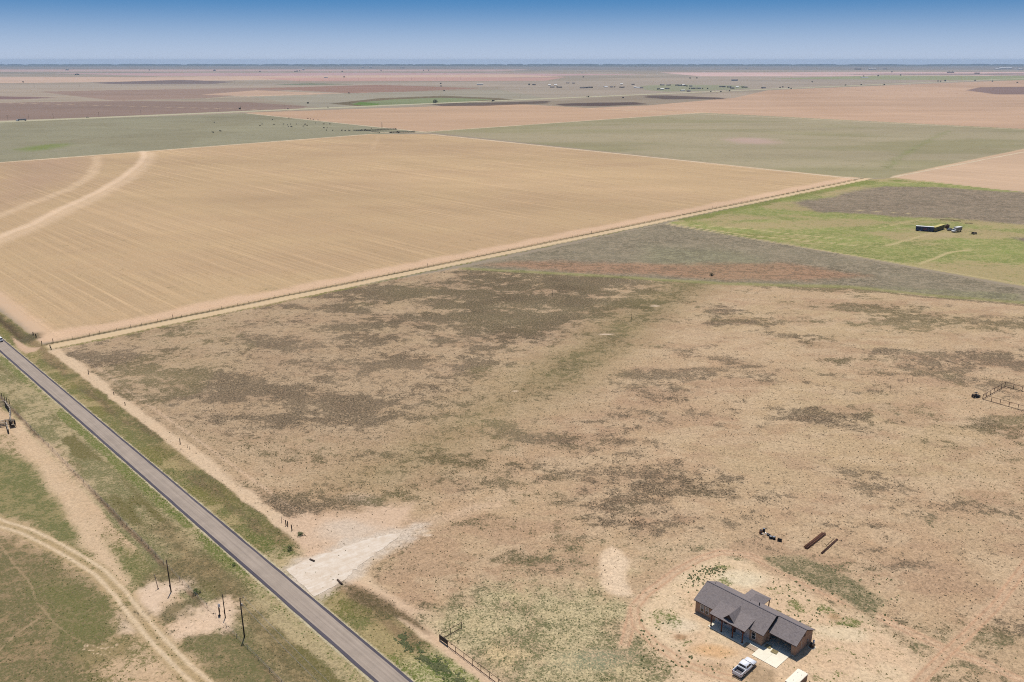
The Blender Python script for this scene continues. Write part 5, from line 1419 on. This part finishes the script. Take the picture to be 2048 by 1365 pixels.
# ------------------------------------------------------------------ far power lines
def far_pole(p, h, label, group, arm=True, r=.28):
    e = empty('utility_pole', (p[0], p[1], 0), 0, label, 'utility pole', group)
    MB().tube((0, 0, 0), (0, 0, h), r, 6, r * .7).build('shaft', 'wood_dark', e)
    if arm: MB().bar((-1.6, 0, h - 1), (1.6, 0, h - 1), .2, .25).build('crossarm', 'wood_dark', e)
    return e
xs_ = [69, 159, 243, 323, 398, 469, 536, 599, 660, 717, 772, 823, 873, 921, 966, 1010]
ORD = ['first', 'second', 'third', 'fourth', 'fifth', 'sixth', 'seventh', 'eighth', 'ninth', 'tenth', 'eleventh', 'twelfth', 'thirteenth', 'fourteenth', 'fifteenth', 'sixteenth']
fp = None
for kx, x in enumerate(xs_):
    y = 175.5 + (x - 69) * (161.2 - 175.5) / (823 - 69) if x < 823 else 161.2 - (x - 823) * .014
    if fp is None: fp = far_pole(at(x, y), 19, 'first from the left of the tall transmission poles crossing the far plain', 'far transmission line'); continue
    o_ = copy_tree(fp); o_.location = (*at(x, y), 0); o_['label'] = ORD[kx] + ' from the left of the tall transmission poles crossing the far plain'
fp = None
for kx, x in enumerate((16, 58, 107, 198, 282, 437, 482, 570, 700, 820, 930, 1040, 1130, 1210)):
    y = 243.7 + x * (178.7 - 243.7) / 1536 - 1.5
    if fp is None: fp = far_pole(at(x, y), 10, 'first from the left of the short poles beside the far highway', 'poles beside the far highway', r=.17); continue
    o_ = copy_tree(fp); o_.location = (*at(x, y), 0); o_['label'] = ORD[kx] + ' from the left of the short poles beside the far highway'

# highway vehicles
angH = math.atan2(dH.y, dH.x)
def hw_pt(x, off):
    y = 243.7 + x * (178.7 - 243.7) / 1536; p = at(x, y); return (p[0] + nH.x * off, p[1] + nH.y * off, .06)
smt = empty('semi_truck', hw_pt(40, -9), angH + PI, 'silver semi truck driving on the far highway at left', 'truck')
MB().box(-9, 5.2, -1.3, 1.3, 1.1, 4.0).build('trailer', 'metal', smt); MB().extr([(5.6, .6), (9.4, .6), (9.4, 1.8), (8, 2.0), (7.7, 3.3), (5.6, 3.6)], -1.2, 1.2, 'y').build('cab', 'white', smt)
for x_ in (-8, -6.8, 4.5, 5.7, 8.5):
    for y_ in (-1, 1): wheel(smt, x_, y_, .5, .3)
for x, off, lab, mt in ((178, 9, 'dark car on the far highway right of the semi truck', 'black'), (580, 9, 'dark car on the far highway, leftmost on its middle stretch', 'black'), (660, 9, 'dark car on the far highway above the tan field', 'brown'), (984, -9, 'dark car on the far highway past the green hollow', 'black'), (1178, 9, 'dark car on the far highway near the village', 'brown'), (1458, 9, 'dark car on the far highway, rightmost', 'black')):
    s_ = suv(hw_pt(x, off), angH, lab, mat=mt)

# ------------------------------------------------------------------ far houses, barns and trees
def far_house(x, y, L, wd, h, roof, wall, rz, label, cat='house', group=None, name='farmhouse', rise=1.8):
    e = empty(name, (*at(x, y), 0), rz, label, cat, group)
    MB().extr([(-wd / 2, 0), (wd / 2, 0), (wd / 2, h), (0, h + rise - .2), (-wd / 2, h)], -L / 2, L / 2, 'x').build('wall', wall, e)
    ov = .5; sl = rise / (wd / 2)
    z_e = h - ov * sl + .15
    mb = MB()
    mb.slab([(-L / 2 - ov, -wd / 2 - ov, z_e), (L / 2 + ov, -wd / 2 - ov, z_e), (L / 2 + ov, 0, h + rise), (-L / 2 - ov, 0, h + rise)], .15)
    mb.slab([(-L / 2 - ov, 0, h + rise), (L / 2 + ov, 0, h + rise), (L / 2 + ov, wd / 2 + ov, z_e), (-L / 2 - ov, wd / 2 + ov, z_e)], .15)
    mb.build('roof', roof, e)
    mb = MB()
    for k in range(max(1, int(L / 5))): xx = -L / 2 + 2 + k * 4.5; mb.box(xx, xx + 1.3, -wd / 2 - .06, -wd / 2 - .003, 1, 2.3)
    mb.build('window', 'glass', e)
    return e
Z3 = lambda x, y: (1024 + x / 4, 110 + y / 4)
VG = 'village houses beside the far highway'
vil = [(180, 243, 0), (300, 246, 1), (348, 245, 1), (322, 262, 0), (380, 263, 0), (446, 229, 0), (492, 230, 0), (560, 268, 0), (585, 267, 0), (606, 266, 0), (628, 264, 0), (750, 260, 1), (795, 261, 0), (876, 238, 1), (880, 264, 0),
       (968, 240, 0), (985, 265, 1), (1010, 267, 1), (1035, 268, 0), (1205, 245, 0), (1250, 246, 0), (1320, 246, 0), (1345, 249, 0), (1368, 246, 1), (1385, 250, 0), (1172, 277, 0), (1200, 279, 1), (1240, 274, 0), (1430, 254, 0), (1450, 272, 0), (1500, 272, 0),
       (1672, 258, 0), (1700, 259, 0), (1740, 261, 0), (1762, 270, 0), (1802, 261, 1), (1850, 262, 0), (1868, 263, 0), (1412, 294, 0), (1366, 290, 1), (560, 147, 0), (2012, 268, 0)]
for i, (a, b_, wht) in enumerate(vil):
    x, y = Z3(a, b_)
    L = random.uniform(11, 18)
    far_house(x, y, L, random.uniform(8, 10), 3, 'farroof2' if wht else 'farroof', 'farwall2' if wht else 'farwall', random.uniform(-.5, .5) + (PI / 2 if random.random() < .2 else 0),
              ('white' if wht else 'dark') + ' roofed house ' + ('at the left end' if x < 1140 else ('left of the middle' if x < 1290 else ('right of the middle' if x < 1420 else 'at the right end'))) + ' of the far village', 'house', VG + (' with white roofs' if wht else ' with dark roofs'), name='village_house')
Bn = [(1469, 162, 34, 14, 6, 0, 1, 'large dark barn with a pale front alone above the village'), (960, 170.5, 30, 12, 4, 1, 1, 'white roofed farm building left of the village'), (1436, 140, 40, 16, 6, 1, 1, 'white farm building near the horizon above the village'), (1493, 138, 30, 14, 6, 1, 1, 'small white shed near the horizon right of the village'),
      (1715, 139.5, 70, 26, 10, 0, 0, 'long dark building near the horizon, leftmost of the farmstead'), (1741, 139.5, 50, 22, 9, 1, 1, 'white barn in the middle of the horizon farmstead'), (1749, 139.5, 30, 22, 9, 1, 1, 'small white barn right beside the middle one'), (1770, 139, 40, 20, 7, 0, 0, 'dark shed rightmost of the horizon farmstead'),
      (2010, 137.5, 170, 40, 9, 1, 1, 'long white gin building near the right end of the horizon'), (1995, 139.5, 60, 30, 7, 1, 1, 'lower white building before the gin at the right horizon'), (2040, 139.5, 50, 30, 7, 1, 1, 'rightmost white building on the horizon'),
      (725.5, 136, 30, 20, 11, 1, 1, 'white tank like building at the horizon, left of its pair'), (741, 136, 40, 20, 10, 1, 1, 'white building at the horizon, right of its pair'), (607, 141, 20, 16, 14, 1, 1, 'white silo like building above the pink field'), (652, 156, 24, 12, 4, 1, 1, 'white roofed shed on the pale field'), (805, 137, 60, 20, 8, 0, 1, 'grey building at the horizon centre'),
      (1901, 146, 60, 16, 6, 0, 0, 'dark long shed on the far pink field'), (1954, 147.5, 40, 16, 6, 0, 0, 'dark shed right of the long shed on the far pink field'), (1729, 156, 46, 18, 3, 1, 1, 'low white pad like shed in the far green field'), (134, 141, 30, 14, 6, 0, 1, 'grey farm building on the far left plain'), (429, 142, 26, 14, 5, 0, 0, 'dark farm building on the far plain left of centre'), (592, 143.5, 36, 14, 5, 0, 0, 'dark farm buildings below the white silo')]
for x, y, L, wd, h, wr, ww, lab in Bn:
    far_house(x, y, L, wd, h, 'farroof2' if wr else 'farroof', 'farwall2' if ww else 'brown', random.uniform(-.15, .15), lab, 'barn' if 'barn' in lab or 'shed' in lab else 'building', name='farm_building', rise=wd * .12)
def far_tree(x, y, r, h, label, group):
    e = empty('far_tree', (*at(x, y), 0), 0, label, 'tree', group)
    mb = MB()
    for i in range(46):
        th = random.uniform(0, 2 * PI); u_ = random.random() ** .5; z_ = random.uniform(.25, 1)
        c = Vector((math.cos(th) * r * u_, math.sin(th) * r * u_, h * z_ * (1 - .25 * u_))); s_ = r * random.uniform(.22, .4)
        a = Vector((random.gauss(0, 1), random.gauss(0, 1), random.gauss(0, 1))).normalized() * s_; b2 = Vector((random.gauss(0, 1), random.gauss(0, 1), random.gauss(0, 1))).normalized() * s_
        mb.add([c - a - b2, c + a - b2, c + a + b2, c - a + b2], [(0, 1, 2, 3)])
    mb.build('crown', 'leafdark', e); MB().tube((0, 0, 0), (0, 0, h * .5), r * .08, 5).build('trunk', 'wood_dark', e)
    return e
ft = None
tl = [(Z3(a, b_)) for a, b_ in [(138, 243), (168, 244), (360, 262), (395, 264), (550, 267), (572, 266), (596, 268), (614, 265), (640, 265), (820, 262), (865, 264), (895, 264), (1190, 246), (1265, 246), (1310, 248), (1330, 247), (1355, 246), (1376, 250), (1165, 279), (1255, 274), (1400, 255), (1420, 273), (1480, 273), (1525, 273), (1565, 275),
      (1690, 260), (1725, 262), (1750, 262), (1765, 272), (1840, 263), (570, 182), (1425, 191), (1478, 190), (2004, 270), (1410, 296), (1590, 298), (1670, 299), (1740, 292), (888, 348), (612, 339)]]
Z2 = lambda x, y: (512 + x / 4, 110 + y / 4); Z1 = lambda x, y: (x / 4, 110 + y / 4); Z5 = lambda x, y: (1536 + x / 4, 110 + y / 4)
tl += [Z2(*p) for p in [(32, 138), (705, 182), (1478, 234), (1480, 255), (744, 310), (415, 391), (1505, 292), (1893, 374), (1340, 128), (1380, 128), (330, 133), (350, 133), (690, 137), (1000, 128)]]
tl += [Z1(*p) for p in [(605, 162), (618, 160), (628, 162), (535, 124), (545, 123), (1195, 126), (1715, 127), (1720, 128), (1918, 436), (186, 222)]]
tl += [Z5(*p) for p in [(96, 266), (118, 262), (165, 268), (184, 275), (354, 221), (1360, 215), (1380, 216), (1416, 214), (1418, 210), (1655, 209), (1795, 216), (1994, 226), (1060, 167), (990, 142), (1450, 144), (1475, 144), (725, 119), (740, 119), (935, 116), (766, 175), (880, 172), (620, 247), (745, 244), (930, 243)]]
FTG = 'small dark trees scattered over the far plain'
for x, y in tl:
    Yd = at(x, y)[1]; k = max(.55, min(1.5, Yd / 5500))
    if ft is None: ft = far_tree(x, y, 4.5, 7, 'small dark tree on the far plain', FTG); continue
    side = 'left third' if x < 683 else ('middle third' if x < 1366 else 'right third')
    rowt = 'near the horizon' if y < 146 else ('on the plain beyond the village' if y < 166 else ('among the village houses' if 1150 < x < 1520 and y < 184 else 'along the far highway'))
    o_ = copy_tree(ft); o_['label'] = 'small dark tree ' + rowt + ', ' + side + ' of the view'; o_.location = (*at(x, y), 0); o_.scale = (k, k, k); o_.rotation_euler = (0, 0, random.uniform(0, 6))
# tower on the left horizon
tw = empty('lattice_tower', (*at(3.5, 133), 0), 0, 'thin tower on the horizon at the left edge', 'tower')
MB().tube((0, 0, 0), (0, 0, 75), 2.2, 4, 1.2).build('mast', 'farroof', tw); MB().box(-4, 4, -4, 4, 60, 66).build('platform', 'farroof', tw)

# horizon woods: an uneven low belt of crowns, tens of kilometres off
mb_v = []; mb_f = []
rng = np.random.default_rng(5)
for layer, (Yb, hh) in enumerate(((23600, 24), (21500, 18), (18500, 12))):
    xx = -Yb * .75
    while xx < Yb * .75:
        wdt = rng.uniform(160, 800); dens_ = fbm(np.array([xx]), np.array([Yb * 1.0]), 1500, 70 + layer)[0]
        if dens_ > (.30 if layer == 0 else (.46 if layer == 1 else .60)):
            h_ = hh * rng.uniform(.55, 1.0); y0 = Yb + rng.uniform(-500, 300); dy = rng.uniform(40, 200); o = len(mb_v)
            # hipped lump
            mb_v += [(xx, y0, 0), (xx + wdt, y0, 0), (xx + wdt, y0 + dy, 0), (xx, y0 + dy, 0), (xx + wdt * .15, y0 + dy * .2, h_ * .8), (xx + wdt * .5, y0 + dy * .2, h_), (xx + wdt * .85, y0 + dy * .2, h_ * .75), (xx + wdt * .5, y0 + dy * .8, h_ * .9)]
            mb_f += [(o, o + 1, o + 6, o + 5, o + 4), (o + 1, o + 2, o + 6), (o + 2, o + 7, o + 6), (o + 2, o + 3, o + 7), (o + 3, o, o + 4), (o + 3, o + 4, o + 7), (o + 4, o + 5, o + 7), (o + 5, o + 6, o + 7)]
        xx += wdt * rng.uniform(.7, 1.1)
wood = MB().add(mb_v, mb_f).build('distant_woods', 'leafdark')
tag(wood, 'dark belt of distant woodland along the horizon', kind='stuff')

# ------------------------------------------------------------------ weeds and grass tufts, real geometry near the camera
rng = np.random.default_rng(11)
nt_try = 420000
tx_ = rng.uniform(-110, 190, nt_try); ty_ = rng.uniform(112, 330, nt_try)
prow = None
# look up the painted cover by nearest ground vertex
pyv = 682.5 + (F * (ty_ * 0 + CAM_H) * cp - 0) * 0   # (kept simple below)
# photo row of a ground point
zc = ty_ * cp + CAM_H * sp; yc_ = -ty_ * sp + CAM_H * cp
prow = 682.5 + F * yc_ / zc; pcol = 1024 + F * tx_ / zc
ri = np.clip(np.searchsorted(np.array(ys), prow), 0, len(ys) - 1)
ci = np.clip(((pcol - 1024 - cxs[6]) / 3.0 + 6).round().astype(int), 0, nc - 1)
gi = ri * nc + ci
inside = (pcol > -60) & (pcol < 2110) & (prow < 1390)
dd_ = den[gi]; tt = tuf[gi]
fine = vn(tx_ * .9, ty_ * .9, 5) * .5 + vn(tx_ * .35, ty_ * .35, 6) * .5
prob = np.clip((dd_ * tt) * (.4 + 1.2 * (fine > .5)) * np.clip(1.6 - (ty_ - 120) / 150, .15, 1), 0, 1)
Wt = tx_ * WX[0] + ty_ * WX[1]
keep = inside & (rng.random(nt_try) < prob * .55) & ~((Wt > RL - .5) & (Wt < RR + .5))
hs_, ht_ = (tx_ - hA2[0]) * -UX[0] + (ty_ - hA2[1]) * -UX[1], (tx_ - hA2[0]) * WX[0] + (ty_ - hA2[1]) * WX[1]
keep &= ~((hs_ > -.6) & (hs_ < 23.5) & (ht_ > -3.9) & (ht_ < 12.3))
tx_, ty_, gi2 = tx_[keep], ty_[keep], gi[keep]
nT = len(tx_)
sz = rng.uniform(.09, .26, nT); hg = sz * rng.uniform(.6, 1.3, nT); a0 = rng.uniform(0, 2 * PI, nT)
# taller green weeds in the lower ditch and dark clumps behind the house
nb_ = 5200
Ub, Wb = rng.uniform(20, 121, nb_), 82.9 + rng.normal(0, .75, nb_)
gate = vn(Ub * .5, Wb * .9, 3) > .52
bx_, by_ = UX[0] * Ub + WX[0] * Wb, UX[1] * Ub + WX[1] * Wb
cl = [(1392 + rng.normal(0, 14), 1160 + rng.normal(0, 10)) for _ in range(60)] + [(1430 + rng.normal(0, 14), 1141 + rng.normal(0, 5)) for _ in range(70)] + [(rng.uniform(1480, 1800), rng.uniform(1150, 1260)) for _ in range(120)] + [(rng.uniform(1280, 1430), rng.uniform(1240, 1350)) for _ in range(90)]
cxy = np.array([at(a, b_) for a, b_ in cl])
extra_x = np.concatenate([bx_[gate], cxy[:, 0]]); extra_y = np.concatenate([by_[gate], cxy[:, 1]])
nE = len(extra_x); hsE, htE = (extra_x - hA2[0]) * -UX[0] + (extra_y - hA2[1]) * -UX[1], (extra_x - hA2[0]) * WX[0] + (extra_y - hA2[1]) * WX[1]
ok_ = ~((hsE > -.6) & (hsE < 28) & (htE > -12) & (htE < 12.6)); extra_x, extra_y = extra_x[ok_], extra_y[ok_]; nE = len(extra_x)
zc = extra_y * cp + CAM_H * sp; pr_ = 682.5 + F * (-extra_y * sp + CAM_H * cp) / zc; pc_ = 1024 + F * extra_x / zc
giE = np.clip(np.searchsorted(np.array(ys), pr_), 0, len(ys) - 1) * nc + np.clip(((pc_ - 1024 - cxs[6]) / 3.0 + 6).round().astype(int), 0, nc - 1)
n_old = nT; nT = nT + nE
tx_ = np.concatenate([tx_, extra_x]); ty_ = np.concatenate([ty_, extra_y]); gi2 = np.concatenate([gi2, giE])
sz = np.concatenate([sz, rng.uniform(.16, .42, nE)]); hg = np.concatenate([hg, rng.uniform(.15, .45, nE)]); a0 = np.concatenate([a0, rng.uniform(0, 6, nE)])
base = np.zeros((nT, 7, 3)); zg = co[gi2, 2]
for k in range(6):
    an_ = a0 + k * PI / 3; rr2 = sz * (1.0 if k % 2 == 0 else .55) * rng.uniform(.7, 1.3, nT)
    base[:, k, 0] = tx_ + np.cos(an_) * rr2; base[:, k, 1] = ty_ + np.sin(an_) * rr2; base[:, k, 2] = zg - .01
base[:, 6, 0] = tx_ + rng.uniform(-.04, .04, nT); base[:, 6, 1] = ty_ + rng.uniform(-.04, .04, nT); base[:, 6, 2] = zg + hg
tri = np.array([[k, (k + 1) % 6, 6] for k in range(6)])
fi = (np.arange(nT)[:, None, None] * 7 + tri[None]).reshape(-1, 3)
tm = bpy.data.meshes.new('weed_tufts')
tm.vertices.add(nT * 7); tm.vertices.foreach_set('co', base.ravel())
tm.loops.add(fi.size); tm.loops.foreach_set('vertex_index', fi.ravel().astype(np.int32))
tm.polygons.add(len(fi)); tm.polygons.foreach_set('loop_start', np.arange(0, fi.size, 3, dtype=np.int32)); tm.polygons.foreach_set('loop_total', np.full(len(fi), 3, dtype=np.int32))
tm.update(calc_edges=True)
cvv = veg[gi2] * rng.uniform(.75, 1.35, (nT, 1)); dry = rng.random(nT) < .35
cvv[dry] = soil[gi2][dry] * rng.uniform(.8, 1.05, (dry.sum(), 1)) 
cvv[n_old:] = C(104, 108, 72) * rng.uniform(.7, 1.3, (nE, 1))
cattr(tm, 'tuft', np.repeat(cvv, 7, axis=0))
m, nt, b = new_mat('weed_tuft_leaves')
nt.links.new(nd(nt, 'ShaderNodeAttribute', attribute_name='tuft').outputs['Color'], b.inputs['Base Color']); b.inputs['Roughness'].default_value = 1
tm.materials.append(m)
to = bpy.data.objects.new('weed_tufts', tm); col.objects.link(to)
tag(to, 'low weeds and dry grass tufts covering the near ground', kind='stuff')
print('tufts', nT, 'ground verts', N)
